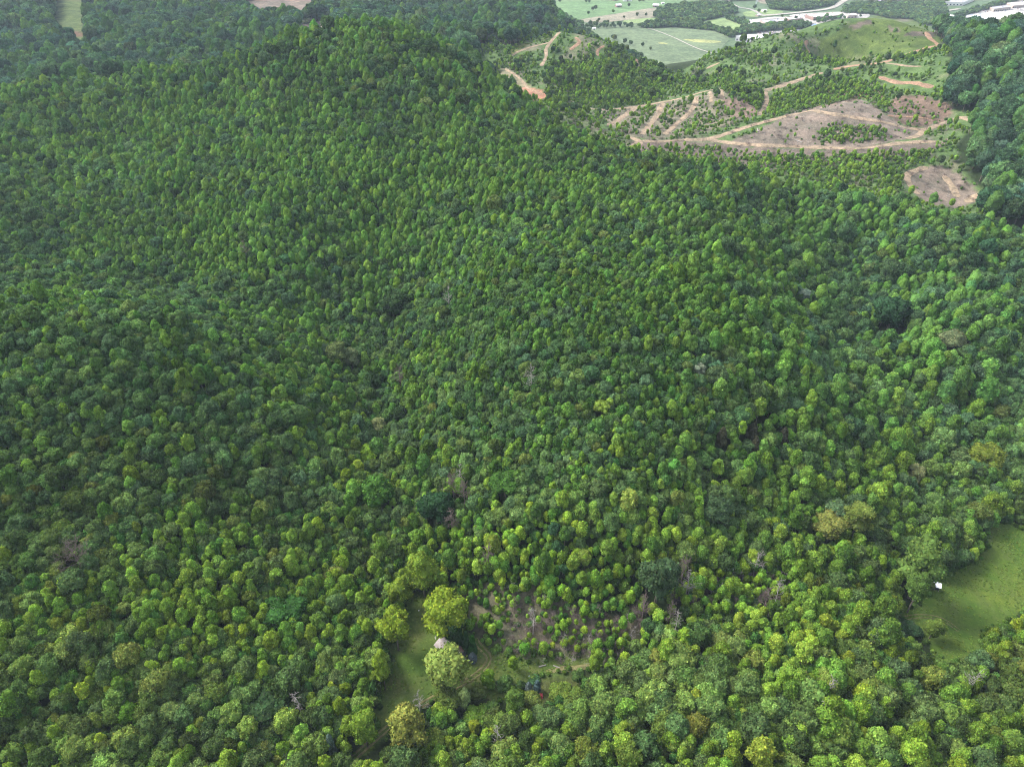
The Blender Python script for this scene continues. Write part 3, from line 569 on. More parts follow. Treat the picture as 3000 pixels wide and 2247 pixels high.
# ------------------------------------------------------------------ special trees and things, placed where they stand
HERO_XY = []     # (x, y, radius) kept free of forest
def ground_under(u, v, hc, dmin=150.):
    """ground point whose point hc metres above it shows at pixel (u, v)"""
    vv = v; p = None
    for _ in range(8):
        p = cast(u, vv, dmin)[0]; _, pv, _ = project(p + np.array([0, 0, hc])); vv += (v - pv) * .8
    return p
def tree_obj(name, label, cat, loc, crown, trunk, tint, scl, rz, group=None):
    e = bpy.data.objects.new(name, None); C.objects.link(e); e.location = loc; e.rotation_euler = (0, 0, rz); e.scale = scl
    e.empty_display_size = .5
    tag(e, label, cat, group)
    if crown is not None:
        c = link('crown', crown, e); c['tint'] = [float(q) for q in tint]
    link('trunk', trunk, e)
    return e
H = [  # u, v of the crown's middle, width px, height px, kind, tint, name, label
 (1307,1780,112,122,'oak',(.22,.29,.03),'maple_tree','big yellow-green maple just behind the ruined farmhouse'),
 (1321,1950,110,116,'oak',(.24,.30,.07),'flowering_tree','cream flecked flowering tree hiding most of the farmhouse roof'),
 (1245,1664,80,110,'poplar',(.19,.27,.035),'yellow_green_tree','bright yellow-green tree at the upper tip of the cabin meadow'),
 (1180,1722,58,72,'oak',(.20,.27,.035),'yellow_green_tree','yellow-green tree at the upper left corner of the cabin meadow'),
 (1168,1826,78,100,'oak',(.22,.29,.03),'yellow_green_tree','brightest round yellow-green tree on the left edge of the cabin meadow'),
 (1130,1950,46,85,'poplar',(.20,.28,.03),'yellow_green_tree','narrow yellow-green tree halfway down the left edge of the cabin meadow'),
 (1078,2125,70,90,'poplar',(.18,.27,.035),'yellow_green_tree','yellow-green tree beside the bottom end of the farm track'),
 (1205,2120,96,105,'oak',(.26,.27,.06),'willow_tree','yellow drooping willow below the grey snag by the track'),
 (1318,2042,72,70,'oak',(.13,.175,.04),'olive_tree','dull olive tree right below the cream flowering tree'),
 (1364,2044,32,54,'sapling',(.27,.34,.13),'pale_tree','slim pale whitish-green tree at the lower edge of the track'),
 (1400,2025,38,42,'sapling',(.14,.18,.05),'olive_tree','small olive tree right of the slim pale tree'),
 (1431,1990,38,52,'shrub',(.17,.29,.03),'bright_bush','round bright green bush inside the bend of the track'),
 (1480,1998,42,45,'shrub',(.11,.19,.05),'green_bush','mid-green bush right of the round bright bush'),
 (1504,1940,28,38,'sapling',(.21,.33,.03),'sapling','lone lime green sapling above the bushes in the meadow'),
 (1527,2010,30,36,'shrub',(.07,.12,.04),'dark_bush','low dark bush left of the two blue spruces'),
 (1565,1988,32,28,'shrub',(.08,.17,.07),'green_bush','blue-green bush just above the two blue spruces'),
 (1557,2050,62,62,'oak',(.17,.21,.05),'olive_tree','tall olive tree covering the foot of the two blue spruces'),
 (1508,2050,54,70,'oak',(.11,.18,.035),'green_tree','mid-green tree left of the tall olive tree by the spruces'),
 (1645,2022,64,48,'shrub',(.15,.21,.04),'yellow_green_bush','yellow-green bush right of the red tarp'),
 (1690,2030,52,44,'shrub',(.15,.22,.045),'yellow_green_bush','second yellow-green bush right of the red tarp, nearer the forest'),
 (1400,2095,72,62,'oak',(.14,.23,.035),'green_tree','fresh green tree below the dark pond'),
 (1388,2128,34,42,'sapling',(.25,.29,.03),'yellow_tree','small yellow tree below the fresh green tree'),
 (1742,1934,38,62,'column',(.18,.27,.035),'yellow_green_tree','slender yellow-green tree at the right end of the dirt track'),
 (1330,1845,50,70,'poplar',(.055,.115,.035),'green_tree','mid-green tree between the yellow-green maple and the cedars'),
 (2722,1832,50,58,'oak',(.14,.20,.04),'lone_tree','lone round tree standing in the right-hand pasture'),
 (2663,1836,56,44,'shrub',(.05,.095,.045),'dark_bush','low blue-green bush left of the lone round pasture tree'),
 (2660,1636,104,146,'oak',(.12,.19,.045),'broad_tree','tallest broad tree above the white roofed stand'),
 (2657,1722,58,100,'poplar',(.12,.20,.045),'green_tree','narrow green tree left of the white roofed stand'),
 (2866,1326,84,80,'oak',(.17,.21,.035),'golden_tree','golden green tree at the dark forest edge above the right pasture'),
 (2420,1520,95,85,'oak',(.22,.23,.06),'golden_tree','biggest dull golden crown on the right-hand slope'),
 (2490,1510,72,95,'oak',(.16,.20,.045),'golden_tree','golden green crown right of the biggest golden crown'),
 (2668,1385,46,52,'oak',(.26,.27,.12),'pale_tree','pale cream tree between green poplars on the right slope'),
 (2725,1920,1,1,None,None,None,None),
 (782,2060,115,95,'oak',(.05,.09,.035),'oak_tree','broad dark blue-green oak near the bottom left of centre'),
 (836,1778,112,84,'oak',(.05,.125,.03),'oak_tree','broad mid-green oak left of the cabin meadow'),
 (393,2082,66,64,'oak',(.12,.24,.03),'bright_tree','brightest fresh green crown in the bottom left forest'),
 (1283,1467,88,90,'oak',(.035,.08,.035),'oak_tree','large dark green oak above the yellow-green tree of the meadow tip'),
 (1919,1684,100,112,'oak',(.06,.10,.045),'oak_tree','giant grey-green tree above the scrubby dirt clearing'),
 (2088,1480,88,84,'oak',(.06,.10,.045),'oak_tree','large grey-green crown on the slope left of the golden crowns'),
 (1112,1240,48,46,'oak',(.24,.26,.11),'flowering_tree','cream topped tree in the hollow above the cabin'),
 (1077,1322,60,52,'oak',(.17,.28,.03),'bright_tree','isolated lime crown in the hollow above the cabin'),
 (1113,1425,86,88,'oak',(.085,.19,.035),'bright_tree','wide fresh green crown below the isolated lime crown'),
 (1480,1403,82,76,'oak',(.07,.15,.03),'green_tree','wide mid-green crown in the middle of the hillside'),
 (1760,1185,44,44,'oak',(.21,.29,.05),'bright_tree','lime topped tree high on the middle hillside'),
 (995,1030,50,70,'oak',(.15,.19,.07),'pale_tree','tall greyish olive crown in the central hollow'),
 (1035,1040,46,60,'oak',(.19,.23,.11),'pale_tree','pale grey-green crown beside the tall olive crown in the central hollow'),
 (1155,875,74,72,'oak',(.05,.09,.035),'oak_tree','broad dark blue-green crown high in the central hollow'),
 (2043,1079,34,38,'oak',(.27,.31,.22),'flowering_tree','whitish flowering crown on the middle of the right slope'),
 (2346,860,36,40,'oak',(.20,.26,.21),'pale_tree','grey-white crown high on the right slope'),
 (2590,905,88,100,'oak',(.04,.09,.042),'oak_tree','big dark crown in the crease of the right slope'),
 (2775,980,66,60,'oak',(.17,.20,.10),'pale_tree','pale brownish green crown on the upper right slope'),
 (976,2180,36,64,'cone',(.16,.22,.18),'grey_conifer','grey-green conifer near the bottom left of the track'),
 (1549,2013,27,40,'cone',(.17,.21,.22),'blue_spruce','left one of two small blue-grey spruces beside the red tarp'),
 (1573,2008,27,40,'cone',(.13,.20,.22),'blue_spruce','right one of two small blue-grey spruces, nearer the red tarp'),
 (1385,1922,30,36,'cone',(.17,.21,.24),'blue_spruce','low silvery blue spruce at the foot of the dark cedars'),
 (1350,1868,26,64,'cone',(.035,.10,.025),'cedar_tree','leftmost of the three dark cedars behind the farmhouse'),
 (1368,1880,28,68,'cone',(.030,.09,.022),'cedar_tree','middle of the three dark cedars behind the farmhouse'),
 (1386,1892,32,66,'cone',(.035,.11,.022),'cedar_tree','rightmost of the three dark cedars, above the silvery spruce'),
 (2109,1277,36,64,'cone',(.085,.085,.05),'brown_pine','leftmost brownish dying pine on the right slope'),
 (2199,1262,38,66,'cone',(.075,.075,.05),'brown_pine','tallest brownish dying pine on the right slope'),
 (2205,1302,34,60,'cone',(.09,.085,.055),'brown_pine','brownish dying pine just below the tallest one'),
 (2288,1275,36,60,'cone',(.085,.08,.055),'brown_pine','rightmost brownish dying pine on the right slope'),
]
HB = [  # bare trees: u, v, width px, height px, kind, label
 (1234,2046,34,42,'dead','silvery white snag standing at the edge of the cabin meadow'),
 (888,2050,30,44,'dead','bleached forked dead tree left of the farm track'),
 (2820,1990,52,46,'dead','large bleached dead crown below the right pasture'),
 (1460,2148,26,36,'dead','bleached dead tree in the forest below the dark pond'),
 (1562,1800,26,52,'dead','grey dead tree at the top of the dirt clearing'),
 (2007,1693,40,44,'dead','white branching dead tree right of the giant grey-green tree'),
 (2204,1634,34,26,'dead','white topped dead tree in the scrub on the right'),
 (2267,1716,28,52,'dead','tallest pale grey dead tree in the scrub on the right'),
 (1880,1762,26,54,'brown','brownish bare tree at the right end of the dirt clearing'),
 (1955,1785,26,52,'brown','grey-brown bare tree beside the dirt clearing edge'),
 (1972,1812,24,50,'dead','leaning bleached tree above the lower right forest'),
 (1350,1385,22,32,'dead','small silver snag in the dark centre of the hillside'),
 (1362,1432,40,42,'brown','grey-brown leafless crown just below the small silver snag'),
 (1330,1412,36,36,'brown','brown leafless crown left of the small silver snag'),
 (1325,1515,28,26,'brown','small brown leafless crown right of the large dark oak'),
 (244,1611,76,62,'brown','wide grey-brown leafless crown in the left forest'),
 (1316,862,26,24,'dead','pinkish grey bare crown high on the middle slope'),
 (1556,1097,32,34,'dead','grey bare crown in the middle of the hillside'),
 (1175,1092,28,38,'brown','brown bare crown beside the pale crowns of the central hollow'),
 (728,728,20,34,'brown','thin grey bare tree high on the left slope'),
 (1432,1622,34,40,'brown','grey-brown bare tree among the bright saplings'),
 (2405,2010,30,28,'dead','grey dead crown in the lower right forest'),
 (2390,2075,28,22,'dead','pale grey dead branches in the lower right forest'),
 (1995,1650,26,44,'brown','brown leafless tree right above the white branching one'),
 (2235,1735,26,52,'brown','brown bare tree left of the tallest pale dead tree'),
 (1705,478,14,44,'dead','tall white snag at the ridge edge before the cleared hills'),
 (1460,215,12,50,'brown','tall bare pole tree on the ridge above the red landing'),
]
CUSTOM = {}
def custom(kind, seed, ratio):
    """a crown of its own for a special tree, unit scale 1 m wide"""
    key = (kind, seed % 4, round(ratio, 1))
    if key not in CUSTOM:
        w = 8.0; shape = {'sapling': 'column', 'shrub': 'oak'}.get(kind, kind)
        CUSTOM[key] = crown_mesh('crown', 500 + seed, shape, w, w * ratio, 0, sub=4, leaves=2600, leafsize=.6, lobes=24, lobe=.22, amp=.46 if kind != 'cone' else .2, ragged=.5)
    return CUSTOM[key]
for i, (u, v, wp, hp, kind, tint, name, label) in enumerate(H):
    if kind is None: continue
    hc0 = 8 if kind in ('oak', 'poplar', 'column') else 3
    p = ground_under(u, v, hc0); d = project(p)[2]; el = math.asin(np.clip((CAMZ - p[2]) / np.linalg.norm(p - [0, 0, CAMZ]), 0, 1))
    w = wp * d / F0 * .9; happ = hp * d / F0 * .9
    hh = math.sqrt(max(happ ** 2 - (w * math.sin(el)) ** 2, (.55 * w * math.cos(el)) ** 2)) / math.cos(el)
    if kind == 'shrub': hh = max(hh, w * .6)
    foot = {'oak': .55, 'poplar': .45, 'column': .5, 'sapling': .3, 'shrub': .0, 'cone': .05}[kind] * hh
    p = ground_under(u, v, foot + hh / 2); ratio = hh / w
    cm = custom(kind, i, ratio); s_ = w / 8.0
    e = bpy.data.objects.new(name, None); C.objects.link(e); e.location = p; e.rotation_euler = (0, 0, i * 1.3); tag(e, label, {'bright_bush': 'bush', 'green_bush': 'bush', 'dark_bush': 'bush', 'yellow_green_bush': 'bush'}.get(name, 'tree'))
    c = link('crown', cm, e, (0, 0, foot)); zs = hh / (8.0 * round(ratio, 1)) if round(ratio, 1) else s_
    c.scale = (s_, s_, hh / max(1e-3, (max(vv.co.z for vv in cm.vertices) - min(vv.co.z for vv in cm.vertices)))); c['tint'] = [tint[0] * .66, tint[1] * .72, tint[2] * .65]
    v_, f_ = trunk_geo(i, foot, hh, max(.1, w * .04), limbs=5, spread=w * .33); link('trunk', mesh_from('trunk', v_, [f_], [BARK]), e)
    HERO_XY.append((p[0], p[1], w / 2, hh + foot, u, v, max(wp, hp) / 2))
for i, (u, v, wp, hp, kind, label) in enumerate(HB):
    dm = 500 if v < 600 and u > 1600 else 150
    p = ground_under(u, v, 9 if v < 1900 else 7, dm); d = project(p)[2]; tall = 14 if wp > 16 else 15
    v_, f_ = bare_geo(40 + i, H=tall, spread=.30 * wp / 30 * d / 300 if wp > 16 else .12, twig=1.1 if kind == 'dead' else 1.7, r0=.26)
    up = 5 if wp > 16 else 0
    p = ground_under(u, v, tall * .68 + up * .5, dm); p[2] += up * .6
    o = link('dead_tree', mesh_from('dead_tree', v_, [f_], [PALEBARK if kind == 'dead' else BROWNWOOD]), None, p); tag(o, label, 'dead tree')
    # bring the foot down to the ground
    if up: o.location.z -= up * .6; o.scale = (1, 1, 1 + up * .6 / tall)
    HERO_XY.append((p[0], p[1], wp * d / F0 * .22, tall, u, v - hp * .25, wp * .22))
for u_, v_, hw_ in ((2739, 1718, 30), (1300, 1868, 18), (1345, 1900, 16), (1584, 2034, 24)): p = cast(u_, v_)[0]; HERO_XY.append((p[0], p[1], 3.0 if hw_ < 20 else 7.0, 3, u_, v_, hw_))
HERO_XY = np.array(HERO_XY)

# ------------------------------------------------------------------ forest: where each tree stands
def jitter_grid(x0, x1, y0, y1, s_, r, j=.42):
    nx_, ny_ = int((x1 - x0) / s_), int((y1 - y0) / (s_ * .866)); i, k = np.meshgrid(np.arange(nx_), np.arange(ny_))
    X = x0 + (i + (k % 2) * .5) * s_ + r.uniform(-j, j, i.shape) * s_; Y = y0 + k * s_ * .866 + r.uniform(-j, j, i.shape) * s_
    return X.ravel(), Y.ravel()
def visible(x, y, z, slack=6.):
    u, v, d = project(np.stack([x, y, z], -1)); ok = (u > -480) & (u < 3560) & (v > -260) & (v < 2750) & (d > 60)
    idx_ = np.where(ok)[0]; hid = np.zeros(len(idx_), bool)
    for t in np.linspace(.25, .985, 70):
        X = x[idx_] * t; Y = y[idx_] * t; Z = CAMZ + (z[idx_] - CAMZ) * t; hid |= hgt(X, Y) > Z + slack
    ok[idx_[hid]] = False; return ok, u, v, d
OPEN = [MEADOW1, MEADOW2, ZONES_NEAR[0][0]]
SMALLTREES = [(1330,760),(1700,780),(2000,820),(2080,1050),(2050,1250),(1900,1400),(1650,1450),(1420,1300),(1330,1050)]      # spur with smaller crowns
SAPL = [(1290,1540),(1600,1500),(1850,1560),(1960,1640),(2300,1640),(2330,1780),(2150,1800),(1950,1800),(1860,1900),(1740,1960),(1560,1950),(1450,1900),(1390,1860),(1340,1800),(1290,1660)]
def blob(u, v, c, r_): return np.exp(-(((u - c[0]) / r_[0]) ** 2 + ((v - c[1]) / r_[1]) ** 2))
TREES = {k: [] for k in ('poplar', 'oak', 'sapling', 'shrub')}   # rows: x y z sx sz rot r g b u v d far variant
def push(kind, x, y, z, sc, zs, u, v, d, far, tint, r):
    n_ = len(x); TREES[kind].append(np.c_[x, y, z, sc, zs, r.uniform(0, 6.28, n_), tint, u, v, d, far, r.integers(0, SPEC[kind][5], n_)])
def clear_of_heroes(x, y, rad, u, v, d, sc=None, z=None, top=None):
    ok = np.ones(len(x), bool)
    for hx, hy, hr, ht, hu, hv, hpx in HERO_XY:
        dd = np.hypot(x - hx, y - hy); ok &= dd > (hr + rad) * .72
        # nothing in front of a special tree's crown
        if hpx > 0:
            uu, vv, _ = project(np.stack([x, y, z + top], -1)); wpx = rad * F0 / d
            front = (y < hy - 1) & (np.abs(u - hu) < (hpx * .55 + wpx * .6)) & (vv < hv + hpx * .35) & (v > hv)
            ok &= ~front
    return ok
def clear_of_open(x, y, z, top, far=None, polys=OPEN, hw=3):
    ok = np.ones(len(x), bool)
    for P_ in polys:
        for f in (0, .55, 1.0):
            u, v, d = project(np.stack([x, y, z + top * f], -1)); px = hw * F0 / d
            for du in ((-px * .5, px * .5) if f else (0,)): ok &= ~inpoly(u + du, v, P_)
    return ok
r = np.random.default_rng(5)
# 1 the near hill, one grid of ordinary trees and one of small trees on the dry spur
def size_field(X, Y, u, v, d):
    f = np.interp(d, [210, 400, 550, 700, 800], [.53, .475, .57, .72, .77])
    f *= 1 + .62 * blob(u, v, (2680, 1000), (480, 560)) + .38 * blob(u, v, (2300, 2120), (850, 260)) + .10 * blob(u, v, (1080, 1050), (160, 420))
    small = inpoly(u + (fbm(X, Y, 30, 2) - .5) * 160, v + (fbm(X, Y, 30, 22) - .5) * 120, SMALLTREES)
    return np.where(small, f * .8, f)
LEV = np.exp(np.linspace(math.log(.36), math.log(1.1), 13))
for li, lev in enumerate(LEV):
    X, Y = jitter_grid(-660, 720, 10, 800, 6.0 * lev, r); m_ = ~beyond(X, Y - 6); X, Y = X[m_], Y[m_]; Z = hgt(X, Y)
    u, v, d = project(np.stack([X, Y, Z + 8], -1)); fs = size_field(X, Y, u, v, d); m_ = (np.abs(np.log(fs)[:, None] - np.log(LEV)[None]).argmin(1) == li); X, Y, Z, fs = X[m_], Y[m_], Z[m_], fs[m_]
    ok, u, v, d = visible(X, Y, Z + 14); u, v, d = project(np.stack([X, Y, Z + 8], -1))
    sap = inpoly(u + (fbm(X, Y, 25, 4) - .5) * 90, v, SAPL)
    ok &= ~sap; X, Y, Z, u, v, d, fs = (a[ok] for a in (X, Y, Z, u, v, d, fs))
    stand = fbm(X, Y, 120, 161); n1 = fbm(X, Y, 45, 61); n2 = fbm(X, Y, 16, 62)
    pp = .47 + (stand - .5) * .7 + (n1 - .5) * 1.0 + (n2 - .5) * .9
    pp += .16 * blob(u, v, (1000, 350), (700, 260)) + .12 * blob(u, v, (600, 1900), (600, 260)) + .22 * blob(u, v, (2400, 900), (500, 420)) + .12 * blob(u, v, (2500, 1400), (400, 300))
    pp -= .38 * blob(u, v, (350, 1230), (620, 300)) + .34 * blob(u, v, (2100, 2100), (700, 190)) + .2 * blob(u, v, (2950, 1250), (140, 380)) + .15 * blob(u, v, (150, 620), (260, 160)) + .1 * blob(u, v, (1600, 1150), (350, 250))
    pp += .32 * blob(u, v, (600, 690), (380, 110)) - .35 * blob(u, v, (560, 880), (340, 70)) - .3 * blob(u, v, (80, 680), (200, 120)) - .25 * blob(u, v, (680, 530), (140, 60)) - .3 * blob(u, v, (2490, 950), (90, 330)) - .2 * blob(u, v, (1130, 1250), (60, 250))  # dark oaks thickened in the hollows; the mix also paints in relief shade
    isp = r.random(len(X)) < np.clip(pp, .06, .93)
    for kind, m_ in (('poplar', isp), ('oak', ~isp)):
        x, y, z, uu, vv, dd, fz_ = (a[m_] for a in (X, Y, Z, u, v, d, fs)); n_ = len(x)
        if not n_: continue
        sc = np.clip(r.lognormal(-.02, .20, n_), .6, 1.7) * fz_ * (.92 if kind == 'poplar' else .90)
        zs = sc * np.clip(r.normal(1, .10, n_), .8, 1.3)
        if kind == 'poplar': sc *= .98; zs *= .98 + .08 * blob(uu, vv, (1300, 650), (1200, 480)); 
        top = zs * FULLH[kind]; rad = sc * SPEC[kind][1] / 2
        k_ = clear_of_open(x, y, z, top * .93) & clear_of_heroes(x, y, rad, uu, vv, dd, z=z, top=top)
        t = tint_for(kind, n_, r)
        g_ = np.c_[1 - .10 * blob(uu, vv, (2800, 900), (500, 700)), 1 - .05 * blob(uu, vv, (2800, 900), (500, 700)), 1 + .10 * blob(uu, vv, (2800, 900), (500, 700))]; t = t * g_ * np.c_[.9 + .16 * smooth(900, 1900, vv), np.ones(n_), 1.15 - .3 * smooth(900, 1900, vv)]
        t *= (1 + .22 * blob(uu, vv, (1650, 1500), (450, 350)) + .12 * blob(uu, vv, (300, 1000), (700, 500)) + .12 * blob(uu, vv, (600, 2000), (700, 260)))[:, None]
        t *= (1 + .5 * (fbm(x, y, 80, 171) - .5))[:, None]
        # understory-filled gaps: the tree tops vary in height, which makes the dark gaps
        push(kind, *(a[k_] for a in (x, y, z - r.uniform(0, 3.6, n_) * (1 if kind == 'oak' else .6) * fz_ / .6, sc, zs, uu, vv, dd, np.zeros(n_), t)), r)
# 2 saplings and scrub around the dirt clearing, and low growth between the tall trees
X, Y = jitter_grid(-60, 260, 100, 330, 2.3, r); Z = hgt(X, Y); ok, u, v, d = visible(X, Y, Z + 5); u, v, d = project(np.stack([X, Y, Z + 5], -1))
sap = inpoly(u + (fbm(X, Y, 25, 4) - .5) * 90, v, SAPL) & ok; X, Y, Z, u, v, d = (a[sap] for a in (X, Y, Z, u, v, d))
clr = inpoly(u, v + 14, ZONES_NEAR[0][0]) | inpoly(u, v + 14, ZONES_NEAR[1][0]); dens = np.where(clr, .6 + .4 * smooth(.36, .55, fbm(X, Y, 10, 8)), .97); k_ = r.random(len(X)) < dens
k_ &= clear_of_open(X, Y, Z, np.full(len(X), 6.), polys=[MEADOW1]) & clear_of_heroes(X, Y, np.full(len(X), 1.2), u, v, d, z=Z, top=np.full(len(X), 6.))
X, Y, Z, u, v, d, clr = (a[k_] for a in (X, Y, Z, u, v, d, clr)); q = r.random(len(X))
for kind, m_ in (('sapling', q < .50), ('shrub', (q >= .50) & (q < .88)), ('oak', (q >= .94) & ~clr), ('poplar', (q >= .88) & (q < .94) & ~clr)):
    x, y, z, uu, vv, dd = (a[m_] for a in (X, Y, Z, u, v, d)); n_ = len(x); sc = np.clip(r.lognormal(-.05, .28, n_), .5, 1.7) * {'sapling': .62, 'shrub': .66, 'oak': .4, 'poplar': .45}[kind]
    t = tint_for(kind, n_, r); qq = r.random(n_); t[qq < .25] *= (.55, .7, .9); t[qq > .85] *= (1.25, 1.12, 1); sc *= np.where(inpoly(uu, vv + 14, ZONES_NEAR[0][0]), .72, 1.)
    push(kind, x, y, z, sc, sc * r.uniform(.85, 1.25, n_), uu, vv, dd, np.zeros(n_), t, r)
X, Y = jitter_grid(-520, 520, 60, 620, 5.0, r); m_ = ~beyond(X, Y); X, Y = X[m_], Y[m_]; Z = hgt(X, Y); ok, u, v, d = visible(X, Y, Z + 8)
ok &= ~inpoly(u, v, SAPL) & clear_of_open(X, Y, Z, np.full(len(X), 8.)) & clear_of_heroes(X, Y, np.full(len(X), 1.5), u, v, d, z=Z, top=np.full(len(X), 8.)) & (r.random(len(X)) < .8)
X, Y, Z, u, v, d = (a[ok] for a in (X, Y, Z, u, v, d)); n_ = len(X); sc = r.uniform(.7, 1.2, n_); t = tint_for('shrub', n_, r) * np.array([.55, .7, .8])
push('shrub', X, Y, Z + r.uniform(.5, 2.5, n_), sc, sc * 1.5, u, v, d, np.zeros(n_), t, r)
# fringe of low growth round the meadows
for P_ in (m1w, m2w):
    q_ = np.vstack([P_, P_[:1]])[:, :2]; ex = []
    for a, b in zip(q_[:-1], q_[1:]):
        L = np.linalg.norm(b - a); nn = int(L / 1.9)
        for t_ in range(nn): ex.append(a + (b - a) * (t_ + r.random()) / max(nn, 1) + r.normal(0, .8, 2))
    ex = np.array(ex); Z = hgt(ex[:, 0], ex[:, 1]); u, v, d = project(np.c_[ex, Z]); k_ = (u < 3200) & (v < 2260) & ~((u > 1300) & (u < 1420) & (v > 1850) & (v < 1930)) & ~((u < 1110) & (v > 2140)) & ~((u>2700)&(u<2770)&(v>1690)&(v<1740)); ex, Z, u, v, d = ex[k_], Z[k_], u[k_], v[k_], d[k_]
    n_ = len(ex); sc = r.uniform(.25, .62, n_); t = tint_for('shrub', n_, r) * r.choice([.6, .8, 1.], n_)[:, None]
    push('shrub', ex[:, 0], ex[:, 1], Z, sc, sc, u, v, d, np.zeros(n_), t, r)
tuft = []
for P_ in (m1w, m2w):
    X, Y = jitter_grid(P_[:, 0].min(), P_[:, 0].max(), P_[:, 1].min(), P_[:, 1].max(), 1.05, r, .5); k_ = inpoly(X, Y, P_) & (r.random(len(X)) < .75 * smooth(.35, .65, fbm(X, Y, 9, 7)) + .12) & (X < 260); tuft.append(np.c_[X[k_], Y[k_], hgt(X[k_], Y[k_])])
tuft = np.vstack(tuft)
# 3 beyond the ridge: far forest, cleared hills with scrub
X, Y = jitter_grid(-1250, 900, 480, 2100, 7.6, r); m_ = beyond(X, Y - 6); X, Y = X[m_], Y[m_]; Z = hgt(X, Y); ok, u, v, d = visible(X, Y, Z + 15, 8); u, v, d = project(np.stack([X, Y, Z], -1))
FARGRASS = ZONES_FAR[20][0]
wob = (fbm(X, Y, 18, 31) - .5) * 26 * 700 / d
valley = (Z < VAL + 12) & (Y > 1150); ok &= ~((u > 1850) & (u < 2735) & (v < 260))
inclear = inpoly(u + wob, v, CLEAR) & (d < 1100)
ok &= ~valley & ~inclear
ok &= clear_of_open(X, Y, Z, np.full(len(X), 14.), polys=[FARGRASS, ZONES_FAR[17][0], ZONES_FAR[18][0]], hw=4)
for q_ in (ZONES_FAR[22][0], ZONES_FAR[23][0]): ok &= ~inpoly(u, v, q_)
# do not stand in front of the cleared hills either
tu, tv, _ = project(np.stack([X, Y, Z + 14], -1)); ok &= ~((d < 1100) & inpoly(tu, tv + 6, [(1620,300),(2150,262),(2400,300),(2520,285),(2640,345),(2850,330),(2860,600),(2650,640),(1900,460),(1650,420)]))
tx_, ty_, tz_, u, v, d = (a[ok] for a in (X, Y, Z, u, v, d)); n_ = len(tx_)
pp = .4 + (fbm(tx_, ty_, 60, 61) - .5) * 1.2; isp = r.random(n_) < pp
for kind, m_ in (('poplar', isp), ('oak', ~isp)):
    x, y, z, uu, vv, dd = (a[m_] for a in (tx_, ty_, tz_, u, v, d)); nn = len(x); sc = np.clip(r.lognormal(.12, .2, nn), .7, 1.9); t = tint_for(kind, nn, r) * np.array([.64, .76, 1.25])  # distance haze put into the crown tint: less red, more blue
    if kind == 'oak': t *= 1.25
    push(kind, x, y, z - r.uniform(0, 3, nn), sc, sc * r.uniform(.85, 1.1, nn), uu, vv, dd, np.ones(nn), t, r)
# scrub on the cleared hills
X, Y = jitter_grid(-80, 640, 500, 1100, 2.5, r); m_ = beyond(X, Y - 4); X, Y = X[m_], Y[m_]; Z = hgt(X, Y); ok, u, v, d = visible(X, Y, Z + 3, 4); u, v, d = project(np.stack([X, Y, Z], -1))
wob = (fbm(X, Y, 18, 31) - .5) * 26 * 700 / d
ok &= inpoly(u + wob, v, CLEAR) & (d < 1100)
dens = .42 * smooth(.35, .62, fbm(X, Y, 26, 81)) + .10
def setd(poly, f, soft=0):
    global dens
    i = inpoly(u, v, poly); dens = np.where(i, f if np.isscalar(f) else f[i] if False else f, dens)
for q_ in (0, 5): setd(ZONES_FAR[q_][0], .035)
setd(ZONES_FAR[1][0], .30); setd(ZONES_FAR[2][0], .12); setd(ZONES_FAR[3][0], .26); setd(ZONES_FAR[4][0], .15); setd(ZONES_FAR[7][0], .5); setd(ZONES_FAR[11][0], .03); setd(ZONES_FAR[15][0], .06); setd(ZONES_FAR[8][0], .05); setd(ZONES_FAR[9][0], .0)
setd([(2390,400),(2440,350),(2530,350),(2600,375),(2590,410),(2480,425),(2400,420)], .75)            # green patch on the mound
setd([(1600,180),(1900,175),(1980,240),(1900,300),(1700,310),(1600,270)], .9); setd([(2110,262),(2240,262),(2235,330),(2150,285)], .95); setd([(2260,290),(2400,240),(2760,290),(2740,260),(2560,240),(2420,225),(2300,262)], .95)
setd([(2240,300),(2420,250),(2560,250),(2600,280),(2500,290),(2330,330),(2250,345)], .85); setd([(2250,470),(2600,450),(2740,440),(2700,490),(2640,560),(2300,520)], .8); setd([(1850,450),(2300,470),(2500,530),(2200,520),(1900,500)], .6)
near_road = np.zeros(len(X), bool)
for rp, w_ in ROADPTS:
    if len(rp) and rp[:, 1].max() > 480:
        for a in rp[::2]: near_road |= np.hypot(X - a[0], Y - a[1]) < w_ / 2 + 1.6
        for a in rp: near_road |= (np.abs(X * (a[1] / Y) - a[0]) < 2.2) & (Y < a[1]) & (Y > a[1] - 15)
ok &= ~near_road & (r.random(len(X)) < dens); X, Y, Z, u, v, d = (a[ok] for a in (X, Y, Z, u, v, d)); q = r.random(len(X)); q = np.where((q > .86) & (r.random(len(X)) < .4), q - .5, q); lush = fbm(X, Y, 40, 91) + .15 * (d > 780) - .1 * (d < 680)
for kind, m_ in (('shrub', q < .56), ('sapling', (q >= .56) & (q < .86)), ('oak', (q >= .86) & (q < .93) & (lush > .56)), ('poplar', (q >= .93) & (lush > .56))):
    x, y, z, uu, vv, dd = (a[m_] for a in (X, Y, Z, u, v, d)); nn = len(x); dark = r.random(nn) < .06 + .04 * (dd > 760)
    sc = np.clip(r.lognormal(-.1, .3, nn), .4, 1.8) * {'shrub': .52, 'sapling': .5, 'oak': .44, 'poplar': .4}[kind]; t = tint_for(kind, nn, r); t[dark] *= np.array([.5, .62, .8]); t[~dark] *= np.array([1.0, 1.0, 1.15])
    push(kind, x, y, z, sc, sc * r.uniform(.8, 1.2, nn), uu, vv, dd, np.ones(nn), t, r)
